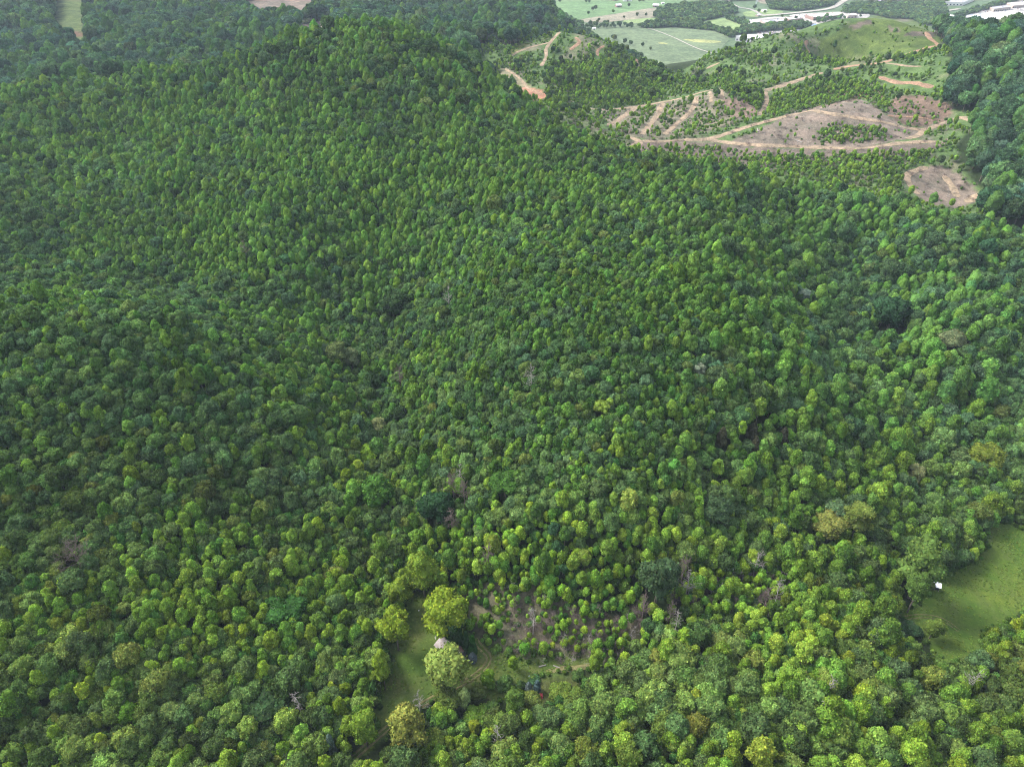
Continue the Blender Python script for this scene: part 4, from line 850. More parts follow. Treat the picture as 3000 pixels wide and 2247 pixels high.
# 4 woods, hedges and single trees in the valley
GROVES = [([(1912,52),(1925,36),(1960,24),(2060,12),(2140,16),(2160,40),(2120,50),(2050,66),(2000,82),(1990,80),(1950,60)], 9), ([(1870,82),(1900,72),(2000,74),(2060,76),(2120,92),(2160,108),(2140,113),(2090,93),(1980,82),(1900,86)], 9),
 ([(2120,56),(2140,56),(2200,74),(2185,80)], 9), ([(2140,105),(2180,86),(2290,76),(2365,74),(2375,86),(2290,88),(2200,100)], 8), ([(2240,2),(2300,-15),(2460,-12),(2445,18),(2345,34),(2255,30)], 10),
 ([(2460,38),(2500,14),(2600,10),(2760,15),(2775,44),(2620,48),(2490,42)], 10), ([(2790,52),(2900,20),(2980,0),(3000,0),(2880,34),(2810,54)], 9), ([(2650,-10),(2770,-14),(2780,12),(2740,30),(2680,12)], 10),
 ([(2090,-18),(2250,-18),(2230,2),(2140,6)], 9), ([(2560,45),(2700,48),(2720,60),(2600,55)], 9), ([(2640,42),(2730,46),(2760,80),(2700,75)], 9), ([(2380,62),(2460,50),(2480,56),(2400,70)], 16), ([(2500,88),(2440,102),(2380,118),(2370,110),(2430,92)], 12),
 ([(1600,30),(1640,40),(1700,80),(1760,130),(1850,160),(1900,190),(1960,235),(1900,235),(1760,170),(1650,110)], 9), ([(2085,195),(2160,150),(2300,134),(2330,140),(2150,190),(2060,222),(1990,240)], 8), ([(1640,38),(1720,75),(1900,80),(1890,83),(1720,86)], 22)]
for P_, s_ in GROVES:
    w_ = at_z([p[0] for p in P_], [p[1] for p in P_], VAL); X, Y = jitter_grid(w_[:, 0].min(), w_[:, 0].max(), w_[:, 1].min(), w_[:, 1].max(), s_ * .62, r); k_ = inpoly(X, Y, w_) & (Y > 1040); X, Y = X[k_], Y[k_]; Z = hgt(X, Y); k_ = Z < VAL + 30
    X, Y, Z = X[k_], Y[k_], Z[k_]; u, v, d = project(np.stack([X, Y, Z], -1)); n_ = len(X); sc = np.clip(r.lognormal(-.55, .25, n_), .35, 1.0); t = tint_for('oak', n_, r) * np.array([1.1, 1.15, 1.3]); t[r.random(n_) < .2] *= 1.5
    push('oak', X, Y, Z - 1.5, sc, sc * .95, u, v, d, np.ones(n_) * 2, t, r)
for (u_, v_) in [(1717,12),(1726,12),(1724,46),(1736,34),(1744,32),(1842,23),(1866,52),(1828,56),(1874,10),(1884,8),(1892,50),(1640,10),(1796,42),(1750,70),(1754,66),(1780,72),(2210,30),(2222,40),(2240,42),(2380,60),(2420,56),(2520,52),(2330,62),(1850,84),(1875,80),(2380,95),(2400,92),(2430,86),(2460,80),(2480,78),(2300,70),(2290,56),(2700,60),(2720,70),(1800,122),(1830,132),(1847,136),(1882,140),(1905,150),(1795,118)]:
    p = at_z(u_, v_, VAL); z = hgt(p[0], p[1]); uu, vv, dd = project(np.array([p[0], p[1], z])); sc = r.uniform(.45, .85)
    push('oak', np.array([p[0]]), np.array([p[1]]), np.array([float(z) - 1]), np.array([sc]), np.array([sc]), np.array([uu]), np.array([vv]), np.array([dd]), np.array([2.]), tint_for('oak', 1, r), r)

# ------------------------------------------------------------------ the 300 largest of each kind stand as trees of their own, the rest is forest
KINDN = {'poplar': ('poplar_tree', 'poplar'), 'oak': ('broadleaf_tree', 'broadleaf tree'), 'sapling': ('sapling', 'sapling'), 'shrub': ('shrub', 'shrub')}
WORD = {'poplar': 'light green poplar', 'oak': 'dark green broadleaf tree', 'sapling': 'thin lime green sapling', 'shrub': 'low green shrub'}
def region(u, v):
    if v > 1950 and u < 1150: return 'in the bottom left forest beside the farm track', 'bottom left forest'
    if u < 1300 and v > 1350: return 'in the forest left of the cabin meadow', 'forest left of the cabin meadow'
    if u > 2560 and v > 1900: return 'in the bottom right corner below the pasture', 'bottom right corner'
    if v > 1950 and u >= 1150 and u < 1800: return 'in the bottom forest below the spruces', 'forest below the spruces'
    if v > 1830 and u >= 1800: return 'in the lower right forest below the scrub', 'lower right forest'
    if u > 2350: return 'on the right slope beside the pasture', 'right slope beside the pasture'
    if u > 1300 and v > 1690: return 'around the dirt clearing right of the farmhouse', 'dirt clearing'
    return 'on the hillside above the clearing', 'hillside above the clearing'
rest = []; INDIV = 0
for kind in TREES:
    T = np.vstack(TREES[kind]); on = np.zeros(len(T))
    u, v, d = T[:, 9], T[:, 10], T[:, 11]; size = T[:, 3] * SPEC[kind][1] / d
    inn = (u > 0) & (u < 3000) & (v > 0) & (v < 2235) & (T[:, 12] == 0)
    order = np.argsort(-np.where(inn, size, 0))[:300]; pickd = np.zeros(len(T), bool)
    # low growth under the canopy shows nothing of itself
    if kind == 'shrub':
        vis_ = inn & (inpoly(u, v, SAPL) | (np.abs(T[:, 4] / T[:, 3] - 1) < .01)); order = np.argsort(-np.where(vis_, size, 0))[:300]
    pickd[order] = True
    for k in order:
        x, y, z, sx, sz, rot = T[k, :6]; where, grp = region(T[k, 9], T[k, 10]); var = int(T[k, 13])
        tree_obj(KINDN[kind][0], WORD[kind] + ' ' + where, KINDN[kind][1], (x, y, z), CROWN[kind][var], TRUNK[kind][var], T[k, 6:9], (sx, sx, sz), rot, WORD[kind] + 's, ' + grp)
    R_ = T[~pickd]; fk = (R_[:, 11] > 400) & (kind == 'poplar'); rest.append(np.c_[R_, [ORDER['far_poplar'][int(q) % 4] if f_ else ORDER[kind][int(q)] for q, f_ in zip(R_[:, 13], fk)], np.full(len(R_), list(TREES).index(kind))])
rest = np.vstack(rest)
print('TREES', {k: sum(len(a) for a in TREES[k]) for k in TREES}, file=open('/tmp/trees.txt','w')) if False else None
def cloud(mask, name, label, cat):
    A_ = rest[mask]
    if len(A_): stuff_cloud(name, A_[:, :3], A_[:, 14], np.c_[A_[:, 3], A_[:, 3], A_[:, 4]], A_[:, 5], A_[:, 6:9], label, cat)
big = rest[:, 15] < 2; fz = rest[:, 12]
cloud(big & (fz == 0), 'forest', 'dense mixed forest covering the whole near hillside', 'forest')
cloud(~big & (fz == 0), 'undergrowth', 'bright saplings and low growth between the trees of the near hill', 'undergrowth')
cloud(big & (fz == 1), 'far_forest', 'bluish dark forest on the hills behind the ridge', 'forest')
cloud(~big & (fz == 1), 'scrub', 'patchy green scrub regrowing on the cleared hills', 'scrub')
cloud(fz == 2, 'valley_woods', 'dark woods and hedgerows between the valley fields', 'woods')
# bare brush on the dirt clearing
X, Y = jitter_grid(0, 140, 120, 290, 3.4, r); Z = hgt(X, Y); u, v, d = project(np.stack([X, Y, Z], -1)); k_ = (inpoly(u, v, ZONES_NEAR[0][0]) | (inpoly(u, v, ZONES_NEAR[1][0]))) & (r.random(len(X)) < .9)
X, Y, Z = X[k_], Y[k_], Z[k_]; n_ = len(X); sc = r.uniform(.3, .75, n_)
stuff_cloud('bare_brush', np.c_[X, Y, Z - .3], r.choice(ORDER['brown'] + ORDER['brown'] + ORDER['dead'], n_), np.c_[sc, sc, sc * r.uniform(.5, .9, n_)], r.uniform(0, 6.28, n_), np.ones((n_, 3)), 'grey-brown leafless brush covering the dirt clearing', 'brush')
X, Y = jitter_grid(40, 420, 500, 800, 6.5, r); Z = hgt(X, Y); u, v, d = project(np.stack([X, Y, Z], -1)); k_ = beyond(X, Y) & inpoly(u, v, [(1600,290),(2110,262),(2230,300),(2500,290),(2790,320),(2860,600),(2600,600),(2000,480),(1700,440)]) & (r.random(len(X)) < .5)
X, Y, Z = X[k_], Y[k_], Z[k_]; n_ = len(X); sc = r.uniform(.15, .6, n_)
stuff_cloud('logging_debris', np.c_[X, Y, Z - .3], r.choice(ORDER['brown'] + ORDER['dead'], n_), np.c_[sc * 1.6, sc * 1.6, sc * r.uniform(.25, .8, n_)], r.uniform(0, 6.28, n_), np.ones((n_, 3)), 'grey logging debris strewn over the bare cleared slopes', 'debris')

n_ = len(tuft); sc = r.uniform(.06, .19, n_); tt = np.array((.10, .165, .032)) * r.normal(1, .15, n_)[:, None]; tt[r.random(n_) < .3] *= (1.25, 1.05, 1.1)
stuff_cloud('grass_tufts', tuft, r.choice(ORDER['shrub'], n_), np.c_[sc * 1.3, sc * 1.3, sc * .7], r.uniform(0, 6.28, n_), np.clip(tt, .01, .4), 'uneven tufts and weeds in the grass of both meadows', 'grass')
# ------------------------------------------------------------------ buildings and small things
def prism(bm, poly, z0, z1, mi=0):
    """vertical prism over a counter-clockwise polygon"""
    a = [bm.verts.new((x, y, z0)) for x, y in poly]; b = [bm.verts.new((x, y, z1)) for x, y in poly]; n_ = len(poly)
    fs = [bm.faces.new(b), bm.faces.new(a[::-1])] + [bm.faces.new([a[i], a[(i + 1) % n_], b[(i + 1) % n_], b[i]]) for i in range(n_)]
    for f in fs: f.material_index = mi
def boxp(bm, x0, x1, y0, y1, z0, z1, mi=0): prism(bm, [(x0, y0), (x1, y0), (x1, y1), (x0, y1)], z0, z1, mi)
def part(name, bm, mats, parent=None, loc=None):
    bmesh.ops.recalc_face_normals(bm, faces=bm.faces); m = bpy.data.meshes.new(name); bm.to_mesh(m); bm.free()
    for x in (mats if isinstance(mats, (list, tuple)) else [mats]): m.materials.append(x)
    return link(name, m, parent, loc)
def empty(name, loc, rz, label, cat, group=None):
    e = bpy.data.objects.new(name, None); C.objects.link(e); e.location = loc; e.rotation_euler = (0, 0, rz); tag(e, label, cat, group); return e
TIN = plain('weathered_tin', (.6, .55, .53), .6, .25, 1.2, col2=(.46, .36, .33)); RUST = plain('rusted_tin', (.20, .10, .085), .8, .4, 1.5, col2=(.30, .2, .17))
GREYWOOD = plain('grey_boards', (.26, .24, .22), .9, .4, 2); DARKIN = plain('dark_boards', (.06, .055, .05), .9, .3, 2); PALEWOOD = plain('pale_board', (.62, .52, .42), .8, .2, 2)
WHITEM = plain('white_sheet_metal', (.78, .80, .84), .5, .08, 1); BLACKM = plain('dark_panel', (.045, .045, .06), .7, .3, 3)
# ruined farmhouse: ridge from the top left of the photo's roof to the lower right
A1 = at_z(1297, 1861, 5.2 + float(hgt(-30, 155))); A2 = at_z(1348, 1912, 5.2 + float(hgt(-30, 155)))
g0 = float(hgt((A1[0] + A2[0]) / 2, (A1[1] + A2[1]) / 2)); ang = math.atan2(A2[1] - A1[1], A2[0] - A1[0]); LN = float(np.linalg.norm((A2 - A1)[:2]))
e = empty('farmhouse', (A1[0], A1[1], g0), ang, 'ruined farmhouse with pale tin and rusted roof behind the flowering tree', 'house')
bm = bmesh.new(); prism(bm, [(.3, -3.4), (LN - .2, -3.4), (LN - .2, 3.2), (.3, 3.2)], -.5, 3.1); part('wall', bm, GREYWOOD, e)
def slab(bm, q, th, mi=0):
    q = [Vector(x) for x in q]; n_ = (q[1] - q[0]).cross(q[2] - q[0]).normalized() * th; a = [bm.verts.new(x) for x in q]; b = [bm.verts.new(x - n_) for x in q]
    bm.faces.new(a); bm.faces.new(b[::-1])
    for i in range(4): bm.faces.new([a[i], b[i], b[(i + 1) % 4], a[(i + 1) % 4]])
def tin_roof(sign, mat, nm, x0, x1, yw, ze, lab):
    bm = bmesh.new(); k = int((x1 - x0) / .62); y = yw * sign
    for i in range(k):      # overlapping tin sheets with a raised seam, slightly uneven
        xa = x0 + (x1 - x0) * i / k; xb = x0 + (x1 - x0) * (i + 1) / k - .03; dz = random.uniform(-.03, .04); rag = random.uniform(-.18, .12)
        q = [(xa, 0, 5.2 + dz), (xb, 0, 5.2 + dz), (xb, y * (1 + rag * .2), ze + dz), (xa, y * (1 + rag * .2), ze + dz)]
        slab(bm, q if sign < 0 else q[::-1], .05); 
        q2 = [(xb - .03, 0, 5.27 + dz), (xb + .05, 0, 5.27 + dz), (xb + .05, y, ze + .07 + dz), (xb - .03, y, ze + .07 + dz)]; slab(bm, q2 if sign < 0 else q2[::-1], .06)
    o = part(nm, bm, mat, e); o['label'] = lab; return o
tin_roof(-1, TIN, 'roof', -.3, LN + .1, 4.5, 2.7, 'pale weathered tin roof side'); tin_roof(1, RUST, 'roof', -.3, LN + .1, 3.9, 2.9, 'rusted dark red roof side')
bm = bmesh.new()
for sx in (.27, LN - .17):
    a = [bm.verts.new(c) for c in ((sx, -3.4, 3.1), (sx, 3.2, 3.1), (sx, 0, 5.1))]; b = [bm.verts.new((v.co.x + .06, v.co.y, v.co.z)) for v in a]; bm.faces.new(a); bm.faces.new(b[::-1])
    for i in range(3): bm.faces.new([a[i], b[i], b[(i + 1) % 3], a[(i + 1) % 3]])
part('gable', bm, GREYWOOD, e)
bm = bmesh.new(); boxp(bm, LN * .45, LN * .45 + .7, -.35, .35, 4.6, 6.1); boxp(bm, LN * .45 - .06, LN * .45 + .76, -.41, .41, 6.1, 6.22); part('chimney', bm, plain('old_brick', (.30, .15, .11), .9, .35, 4), e)
bm = bmesh.new(); boxp(bm, LN - .2, LN + 3.0, -2.8, 2.0, -.4, .25); part('porch_floor', bm, GREYWOOD, e)
bm = bmesh.new(); slab(bm, [(LN - .1, -3, 2.9), (LN + 2.2, -2.6, 1.6), (LN + 2.6, .2, 1.9), (LN - .1, .8, 3.0)], .08); part('collapsed_porch_roof', bm, plain('dark_grey_tin', (.15, .14, .16), .6, .3, 2), e)  # dark grey sheet sloping over the porch end
for (q0, q1) in (((LN + 2.9, -2.8, .3), (LN + 3.3, .9, 1.1)), ((LN + .3, -2.7, .3), (LN + 3.1, -2.0, 1.6))):
    v, f = tube([q0, q1], [.26, .22], 6); link('fallen_beam', mesh_from('fallen_beam', v, [f], [PALEWOOD]), e)
for sx in (LN * .25, LN * .7):
    bm = bmesh.new(); boxp(bm, sx - .55, sx + .55, -3.47, -3.37, 1.0, 2.3); w_ = part('window', bm, GREYWOOD, e); bm = bmesh.new(); boxp(bm, sx - .45, sx + .45, -3.5, -3.46, 1.08, 2.22); part('pane', bm, BLACKM, w_)
bm = bmesh.new(); boxp(bm, -.02 + .26, .3, -1.5, -.5, 0, 2.1); part('door', bm, DARKIN, e)
# white pieces of stone on the grass by the house
rock0 = None
for k, (u_, v_) in enumerate([(1285,1854),(1288,1858),(1276,1867),(1276,1871),(1184,1869),(1227,1788)]):
    p = cast(u_, v_)[0]
    if rock0 is None:
        bm = bmesh.new(); bmesh.ops.create_icosphere(bm, subdivisions=2, radius=.32)
        for v in bm.verts: v.co *= random.uniform(.75, 1.2); v.co.z = v.co.z * .6 + .1
        rock0 = part('white_stone', bm, plain('limestone', (.72, .7, .68), .9, .2, 4), None, p); o = rock0
    else: o = rock0.copy(); C.objects.link(o); o.location = p; o.rotation_euler.z = k * 2.1
    lab = ('small white stones lying in the grass above the farmhouse roof', 'white stones by the farmhouse') if k < 4 else (('lone white stone in the grass by the left meadow edge', None) if k == 4 else ('lone white stone near the top tip of the meadow', None))
    tag(o, lab[0], 'stone', lab[1])
# raised hunting stand in the right pasture
p = cast(2739, 1727)[0]; e = empty('hunting_stand', p, R(-28), 'small white roofed hunting stand with dark sides at the pasture edge', 'hunting stand')
bm = bmesh.new(); slab(bm, [(-1.6, -1.4, 2.75), (1.6, -1.4, 2.75), (1.6, 1.4, 3.05), (-1.6, 1.4, 3.05)], .12); part('roof', bm, WHITEM, e)
bm = bmesh.new()
boxp(bm, -1.1, 1.1, -1.0, -.94, .9, 1.75); boxp(bm, -1.1, 1.1, .94, 1.0, .9, 2.8); boxp(bm, -1.1, -1.04, -.94, .94, .9, 2.75); boxp(bm, 1.04, 1.1, -.94, .94, .9, 1.8); boxp(bm, -1.04, 1.04, -.94, .94, .9, .97)
for sx in (-1.1, 1.02):
    boxp(bm, sx, sx + .08, -1.0, -.93, 1.75, 2.7)
boxp(bm, 1.03, 1.1, .86, .94, 1.8, 2.8)
part('cabin_wall', bm, BLACKM, e)
for sx in (-1, 1):
    for sy in (-1, 1):
        v, f = tube([(sx * 1.25, sy * 1.15, -.3), (sx * .98, sy * .88, .95)], [.08, .08], 6); link('leg', mesh_from('leg', v, [f], [PALEWOOD]), e)
bm = bmesh.new(); boxp(bm, 1.28, 1.34, -.3, -.24, 0, 2.0); boxp(bm, 1.28, 1.34, .24, .3, 0, 2.0)
for k in range(6): boxp(bm, 1.29, 1.33, -.24, .24, .25 + k * .32, .29 + k * .32)
part('ladder', bm, PALEWOOD, e)
# red tarp by the spruces, white post, felled logs
p = cast(1584, 2040)[0]
bm = bmesh.new(); bmesh.ops.create_grid(bm, x_segments=24, y_segments=24, size=1.5)
for v in bm.verts:
    x, y = v.co.x, v.co.y; q = max(abs(x), abs(y)); v.co.z = 1.35 * (1 - smooth(.75, 1.35, q)) + .12 * math.sin(x * 5 + y * 3) * (q > .8) + .06 * math.sin(y * 7) + .05; v.co.x *= 1 - .15 * smooth(.8, 1.5, q); v.co.y *= 1 - .12 * smooth(.8, 1.5, q)
ob = part('red_tarp', bm, plain('red_canvas', (.5, .06, .07), .6, .15, 2), None, p); md = ob.modifiers.new('thick', 'SOLIDIFY'); md.thickness = .03; ob.scale = (.72, .72, .8); tag(ob, 'bright red tarp over a low heap at the foot of the spruces', 'tarp')
p = cast(1549, 1988)[0]; v, f = tube([(0, 0, -.2), (.1, 0, 1.2), (.12, .02, 2.0)], [.22, .2, .12], 7); tag(link('white_post', mesh_from('white_post', v, [f], [WHITEM]), None, p), 'short white post in the grass above the spruces', 'post')
for k, (ua, va, ub, vb) in enumerate([(1578,1955,1600,1949),(1620,1951,1640,1957),(2218,378,2222,388),(2330,412,2350,420)]):
    a, b = cast([ua, ub], [va, vb], 150 if k < 2 else 560); a[2] += .25; b[2] += .25; v, f = tube([a, (a + b) / 2 + [0, 0, .05], b], [.22 if k < 2 else .5] * 3, 6)
    tag(link('fallen_log', mesh_from('fallen_log', v, [f], [PALEBARK]), None), ['pale fallen log left of the dirt track', 'pale fallen log touching the dirt track', 'white log on the left of the bare mound', 'pale log above the lower mound road'][k], 'log')
# dark pond in the brush
pw = cast([1388, 1410, 1440, 1458, 1452, 1425, 1398], [2078, 2062, 2058, 2070, 2092, 2100, 2092]); bm = bmesh.new(); f = bm.faces.new([bm.verts.new((q[0], q[1], max(pw[:, 2]) + .12)) for q in pw]); bmesh.ops.recalc_face_normals(bm, faces=[f])
if f.normal.z < 0: f.normal_flip()
wm, n__, l__, b__ = new_mat('pond_water'); b__.inputs['Base Color'].default_value = (.03, .022, .018, 1); b__.inputs['Roughness'].default_value = .25
m = bpy.data.meshes.new('pond'); bm.to_mesh(m); bm.free(); m.materials.append(wm); tag(link('pond', m), kind='structure')

# valley town: low commercial buildings with flat roofs, barns and houses
ROOFC = {'white': plain('white_roof', (.86, .85, .86), .6, .06, .05), 'grey': plain('grey_roof', (.36, .35, .37), .7, .15, .05), 'brown': plain('brown_roof', (.34, .27, .25), .8, .15, .05), 'cream': plain('cream_roof', (.78, .73, .68), .7, .08, .05), 'blue': plain('blue_roof', (.18, .30, .55), .5, .1, .05), 'silver': plain('silver_roof', (.62, .66, .74), .5, .08, .05), 'purple': plain('violet_roof', (.30, .22, .36), .7, .15, .05)}
WALLC = {'white': plain('white_wall', (.7, .68, .66), .8, .1, .1), 'tan': plain('tan_wall', (.42, .34, .29), .8, .15, .1), 'brown': plain('brick_wall', (.28, .18, .15), .85, .2, .1), 'grey': plain('grey_wall', (.4, .4, .42), .8, .1, .1)}
UNIT = plain('rooftop_unit', (.5, .5, .52), .5, .1, 1); WIN = plain('dark_window', (.05, .06, .08), .3, .1, 1)
unit_m = None
def flat_building(name, uv, h, roof, wall, label, cat='building', units=6):
    global unit_m
    P = at_z([q[0] for q in uv], [q[1] for q in uv], VAL + h)[:, :2]
    if sum(P[i][0] * P[(i + 1) % len(P)][1] - P[(i + 1) % len(P)][0] * P[i][1] for i in range(len(P))) < 0: P = P[::-1]
    c = P.mean(0); Q = P - c; e = empty(name, (c[0], c[1], VAL), 0, label, cat)
    bm = bmesh.new(); prism(bm, Q, -1, h - .3); part('wall', bm, WALLC[wall], e)
    bm = bmesh.new(); prism(bm, Q * 1.004, h - .298, h + .02)
    inner = Q * .985
    rf = part('roof', bm, ROOFC[roof], e)
    bm = bmesh.new(); n_ = len(Q); O = Q * 1.006
    for i in range(n_):
        j = (i + 1) % n_; prism(bm, [O[i], O[j], inner[j], inner[i]], h + .03, h + .9)
    part('parapet', bm, WALLC[wall], rf)
    rr = np.random.default_rng(len(label)); done_ = 0
    if unit_m is None:
        bm = bmesh.new(); boxp(bm, -1.8, 1.8, -1.2, 1.2, 0, 1.6); boxp(bm, -1.4, .2, -.8, .8, 1.6, 1.9); unit_m = bpy.data.meshes.new('roof_unit'); bm.to_mesh(unit_m); bm.free(); unit_m.materials.append(UNIT)
    while done_ < units:
        w = rr.dirichlet(np.ones(n_)); q = (inner * w[:, None]).sum(0); o = link('roof_unit', unit_m, rf, (q[0], q[1], h + .03)); o.rotation_euler.z = rr.integers(0, 2) * 1.57; done_ += 1
    # strip windows / loading doors on the side towards the camera
    k = int(np.argmin([(Q[i][1] + Q[(i + 1) % n_][1]) for i in range(n_)])); a, b = Q[k], Q[(k + 1) % n_]; L = np.linalg.norm(b - a); t = (b - a) / L; nn_ = np.array([t[1], -t[0]]); m_ = max(2, min(14, int(L / 9)))
    for i in range(m_):
        s0 = a + t * (L * (i + .3) / m_); s1 = a + t * (L * (i + .7) / m_); bm = bmesh.new(); prism(bm, [s0 + nn_ * .12, s1 + nn_ * .12, s1 - nn_ * .05, s0 - nn_ * .05], 1.0, min(h * .55, 4.5)); part('window', bm, WIN, e)
    return e
B = [
 ('warehouse', [(2156,107),(2196,102),(2365,103),(2262,125)], 9, 'white', 'grey', 'huge white roofed warehouse beside the grey green field', 14),
 ('store_building', [(2186,61),(2214,58),(2222,66),(2194,70)], 6, 'cream', 'white', 'small cream roofed building at the left end of the shops', 3),
 ('shopping_centre', [(2228,61),(2285,55),(2306,62),(2242,69)], 6, 'grey', 'tan', 'grey roofed shops right of the small cream building', 7),
 ('shopping_centre', [(2300,52),(2340,49),(2352,55),(2312,59)], 6, 'cream', 'brown', 'small cream and brown shops above the grey roofed shops', 4),
 ('shopping_centre', [(2360,44),(2435,38),(2462,46),(2384,52)], 8, 'cream', 'brown', 'long cream roofed brick shopping centre left of the green hill', 8),
 ('store_building', [(2480,42),(2506,40),(2512,45),(2484,47)], 7, 'cream', 'tan', 'small cream roofed store just left of the green hill top', 2),
 ('store_building', [(2370,73),(2392,71),(2396,76),(2374,79)], 5, 'blue', 'white', 'little blue roofed building beside the highway', 2),
 ('store_building', [(2362,86),(2374,85),(2378,91),(2364,93)], 7, 'white', 'white', 'little white building at the corner of the huge warehouse lot', 2),
 ('warehouse', [(2832,46),(2888,40),(2906,64),(2852,66)], 9, 'silver', 'grey', 'silver roofed warehouse behind the dark right hill', 8),
 ('warehouse', [(2892,40),(3010,36),(3060,62),(2912,65)], 9, 'cream', 'white', 'wide cream roofed warehouse right of the silver one', 10),
 ('store_building', [(2722,48),(2790,44),(2800,52),(2726,58)], 6, 'white', 'white', 'white roofed building in front of the highway bend', 3),
 ('warehouse', [(2762,8),(2800,-3),(2856,-5),(2822,9)], 8, 'grey', 'white', 'grey warehouse above the highway near the top right', 5),
 ('factory', [(2556,1),(2596,-1),(2604,5),(2562,8)], 9, 'purple', 'brown', 'violet roofed hall at the top edge behind the green hill', 3),
 ('factory', [(2604,-1),(2634,-2),(2640,4),(2608,5)], 9, 'blue', 'brown', 'blue and violet roofed hall right of the violet one', 3),
 ('store_building', [(2900,22),(2950,16),(2962,22),(2912,28)], 7, 'grey', 'tan', 'grey roofed store in the middle of the far right lots', 3),
 ('store_building', [(2950,10),(3010,4),(3030,12),(2968,18)], 7, 'cream', 'tan', 'cream roofed store at the far right top edge', 3),
]
for nm, uv, h, rc, wc, lab, un in B: flat_building(nm, uv, h, rc, wc, lab, units=un)
def barn(u_, v_, L, Wd, h, rz, rc, wc, label, name='barn', cat='barn'):
    p = at_z(u_, v_, VAL); p[2] = hgt(p[0], p[1]); e = empty(name, p, rz, label, cat)
    bm = bmesh.new(); boxp(bm, -L / 2, L / 2, -Wd / 2, Wd / 2, -1, h); part('wall', bm, WALLC[wc], e)
    bm = bmesh.new(); z1 = h + Wd * .32
    for sg in (-1, 1):
        q = [(-L / 2 - .5, 0, z1 + .15), (L / 2 + .5, 0, z1 + .15), (L / 2 + .5, sg * (Wd / 2 + .5), h - .1), (-L / 2 - .5, sg * (Wd / 2 + .5), h - .1)]; slab(bm, q if sg < 0 else q[::-1], .2)
    part('roof', bm, ROOFC[rc], e)
    bm = bmesh.new()
    for sx in (-L / 2, L / 2 - .2):
        a = [bm.verts.new((sx, y, z)) for y, z in ((-Wd / 2, h), (Wd / 2, h), (0, z1 - .1))]; b = [bm.verts.new((sx + .2, v.co.y, v.co.z)) for v in a]; bm.faces.new(a); bm.faces.new(b[::-1])
        for i in range(3): bm.faces.new([a[i], b[i], b[(i + 1) % 3], a[(i + 1) % 3]])
    part('gable', bm, WALLC[wc], e)
    bm = bmesh.new(); boxp(bm, -1.8, 1.8, -Wd / 2 - .12, -Wd / 2 + .02, 0, min(h * .8, 3.5)); part('door', bm, WIN, e)
barn(1811,22,16,11,5,.3,'white','brown','white roofed barn in the upper left pasture'); barn(1921,22,17,10,5,-.2,'white','brown','white roofed barn at the corner of the dark wood')
barn(1838,5,26,10,4,.05,'white','white','long white barn at the top edge of the pasture'); barn(1802,3,14,9,4,.1,'grey','brown','dark barn left of the long white barn'); barn(1790,2,10,8,3.5,.4,'cream','tan','tan farmhouse at the top edge of the pasture','farmhouse','house')
barn(1974,1,18,9,4,0,'white','white','white house above the dark wood','farmhouse','house'); barn(2001,46,20,12,4.5,.5,'white','white','white roofed barn in a gap of the dark wood'); barn(1941,13,8,6,3,.2,'white','white','small white shed above the barn by the wood','shed','shed')
barn(2171,60,14,9,4,.2,'brown','tan','tan house left of the small cream building','farmhouse','house'); barn(2238,36,12,8,4,.1,'white','white','white house near the smoke column','farmhouse','house'); barn(2220,50,12,8,4,.6,'white','tan','white roofed house above the small cream building','farmhouse','house')
barn(1740,88,8,5,3,.2,'white','white','tiny white shed at the left end of the field hedge','shed','shed')
# parked cars: one car with its parts, copied
CARC = [plain('car_paint', c, .35, .05, 2) for c in ((.65, .65, .66), (.08, .08, .09), (.35, .05, .05), (.10, .14, .3), (.4, .4, .42))]
def make_car(ci):
    e = empty('parked_car', (0, 0, 0), 0, 'tiny parked car in the lot behind the huge white warehouse', 'car', 'cars parked in the lots of the valley')
    bm = bmesh.new(); boxp(bm, -2.2, 2.2, -.9, .9, .3, .85)
    bmesh.ops.bevel(bm, geom=bm.edges[:], offset=.12, segments=2, affect='EDGES'); part('body', bm, CARC[ci], e)
    bm = bmesh.new(); a = [bm.verts.new(c) for c in ((-1.5, -.8, .86), (1.2, -.8, .86), (1.2, .8, .86), (-1.5, .8, .86))]; b = [bm.verts.new(c) for c in ((-1.1, -.65, 1.45), (.6, -.65, 1.45), (.6, .65, 1.45), (-1.1, .65, 1.45))]
    bm.faces.new(b); bm.faces.new(a[::-1])
    for i in range(4): bm.faces.new([a[i], a[(i + 1) % 4], b[(i + 1) % 4], b[i]])
    part('window', bm, WIN, e)
    for sx in (-1.35, 1.35):
        for sy in (-.8, .8):
            bm = bmesh.new(); bmesh.ops.create_cone(bm, cap_ends=True, segments=12, radius1=.33, radius2=.33, depth=.22)
            for v in bm.verts: v.co = Vector((v.co.x + sx, v.co.z + sy, v.co.y + .33))
            part('wheel', bm, BLACKM, e)
    return e
protos = [make_car(i) for i in range(5)]; used_ = set(); ncar = 0; rr = np.random.default_rng(3)
def copy_tree(o, parent=None):
    c = o.copy(); C.objects.link(c); c.parent = parent
    for ch in list(o.children): copy_tree(ch, c)
    return c
LOTS = [([(2212,98),(2330,88.5),(2366,92.5),(2345,101),(2240,103)], 'behind the huge white warehouse', 60), ([(2310,47),(2350,45),(2470,49),(2520,47),(2500,58),(2400,60),(2340,56)], 'around the shopping centre', 40), ([(2860,33),(2960,20),(3000,22),(3000,34),(2880,39)], 'above the silver and cream warehouses', 40)]
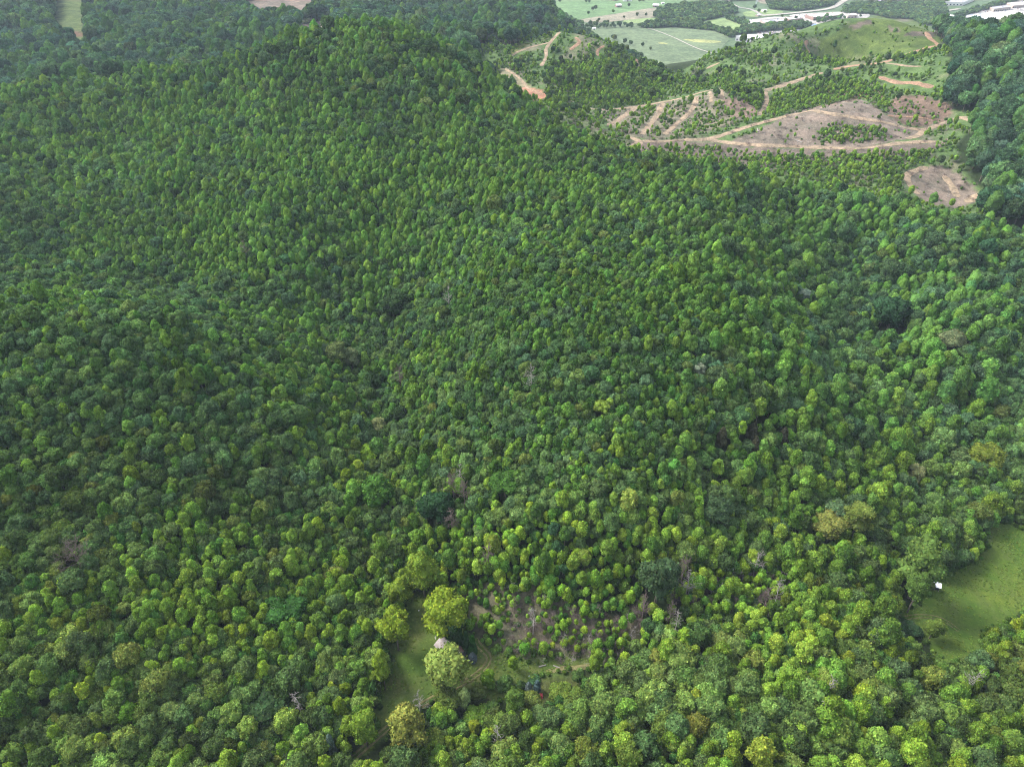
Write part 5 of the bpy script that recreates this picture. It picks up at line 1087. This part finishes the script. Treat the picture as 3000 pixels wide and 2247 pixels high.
for poly, where, nmax in LOTS:
    P_ = at_z([q[0] for q in poly], [q[1] for q in poly], VAL)[:, :2]; n_ = 0; y = P_[:, 1].min()
    cand = []
    while y < P_[:, 1].max():
        x = P_[:, 0].min()
        while x < P_[:, 0].max():
            if inpoly(np.array([x]), np.array([y]), P_)[0] and rr.random() < .7: cand.append((x, y))
            x += 3.2
        y += 14
    cand = [cand[i] for i in rr.permutation(len(cand))[:nmax]]
    for x, y in cand:
        ci = int(rr.integers(0, 5))
        if ci not in used_: used_.add(ci); c = protos[ci]
        else: c = copy_tree(protos[ci])
        c.location = (x, y, VAL + 1.25); c.rotation_euler = (0, 0, 1.57); c['label'] = 'tiny parked car in the pale lot ' + where; c['group'] = 'cars parked ' + where
# thin smoke from a burn pile beyond the grove
sm = bpy.data.materials.new('smoke'); sm.use_nodes = True; n__ = sm.node_tree.nodes; n__.remove(n__['Principled BSDF']); pv = n__.new('ShaderNodeVolumePrincipled'); pv.inputs['Density'].default_value = .05; pv.inputs['Color'].default_value = (.75, .87, 1, 1)
sm.node_tree.links.new(pv.outputs[0], n__['Material Output'].inputs['Volume'])
p = at_z(2213, 22, VAL); v, f = tube([(0, 0, 0), (1.5, 3, 12), (7, 8, 26), (14, 14, 42), (24, 20, 60)], [1.2, 3, 5, 7.5, 10], 12)
v = np.vstack([v, [[0, 0, 0]], [[24, 20, 60]]]); nv_ = len(v); caps = np.array([[i, nv_ - 2, (i + 1) % 12] for i in range(12)] + [[nv_ - 2 - 12 + i - 0, nv_ - 2 - 12 + (i + 1) % 12, nv_ - 1] for i in range(12)])
tag(link('smoke', mesh_from('smoke', v, [f, caps], [sm]), None, p), 'thin bluish smoke rising beyond the valley grove', 'smoke', kind='stuff')
# ------------------------------------------------------------------ the air
zmin_ = float(GZ.min())
hm = bpy.data.materials.new('haze'); hm.use_nodes = True; hn = hm.node_tree.nodes; hn.remove(hn['Principled BSDF'])
pv = hn.new('ShaderNodeVolumePrincipled'); pv.inputs['Density'].default_value = HAZE; pv.inputs['Color'].default_value = (.70, .84, 1, 1); pv.inputs['Anisotropy'].default_value = .0
hm.node_tree.links.new(pv.outputs[0], hn['Material Output'].inputs['Volume'])
bm = bmesh.new(); bmesh.ops.create_cube(bm, size=1); m = bpy.data.meshes.new('haze'); bm.to_mesh(m); bm.free(); m.materials.append(hm)
o = link('haze', m, None, (0, 8000, (CAMZ + 30 + zmin_ - 1) / 2)); o.scale = (36000, 36000, CAMZ + 30 - (zmin_ - 1)); tag(o, 'thin blue haze filling the valley air', 'haze', kind='stuff')
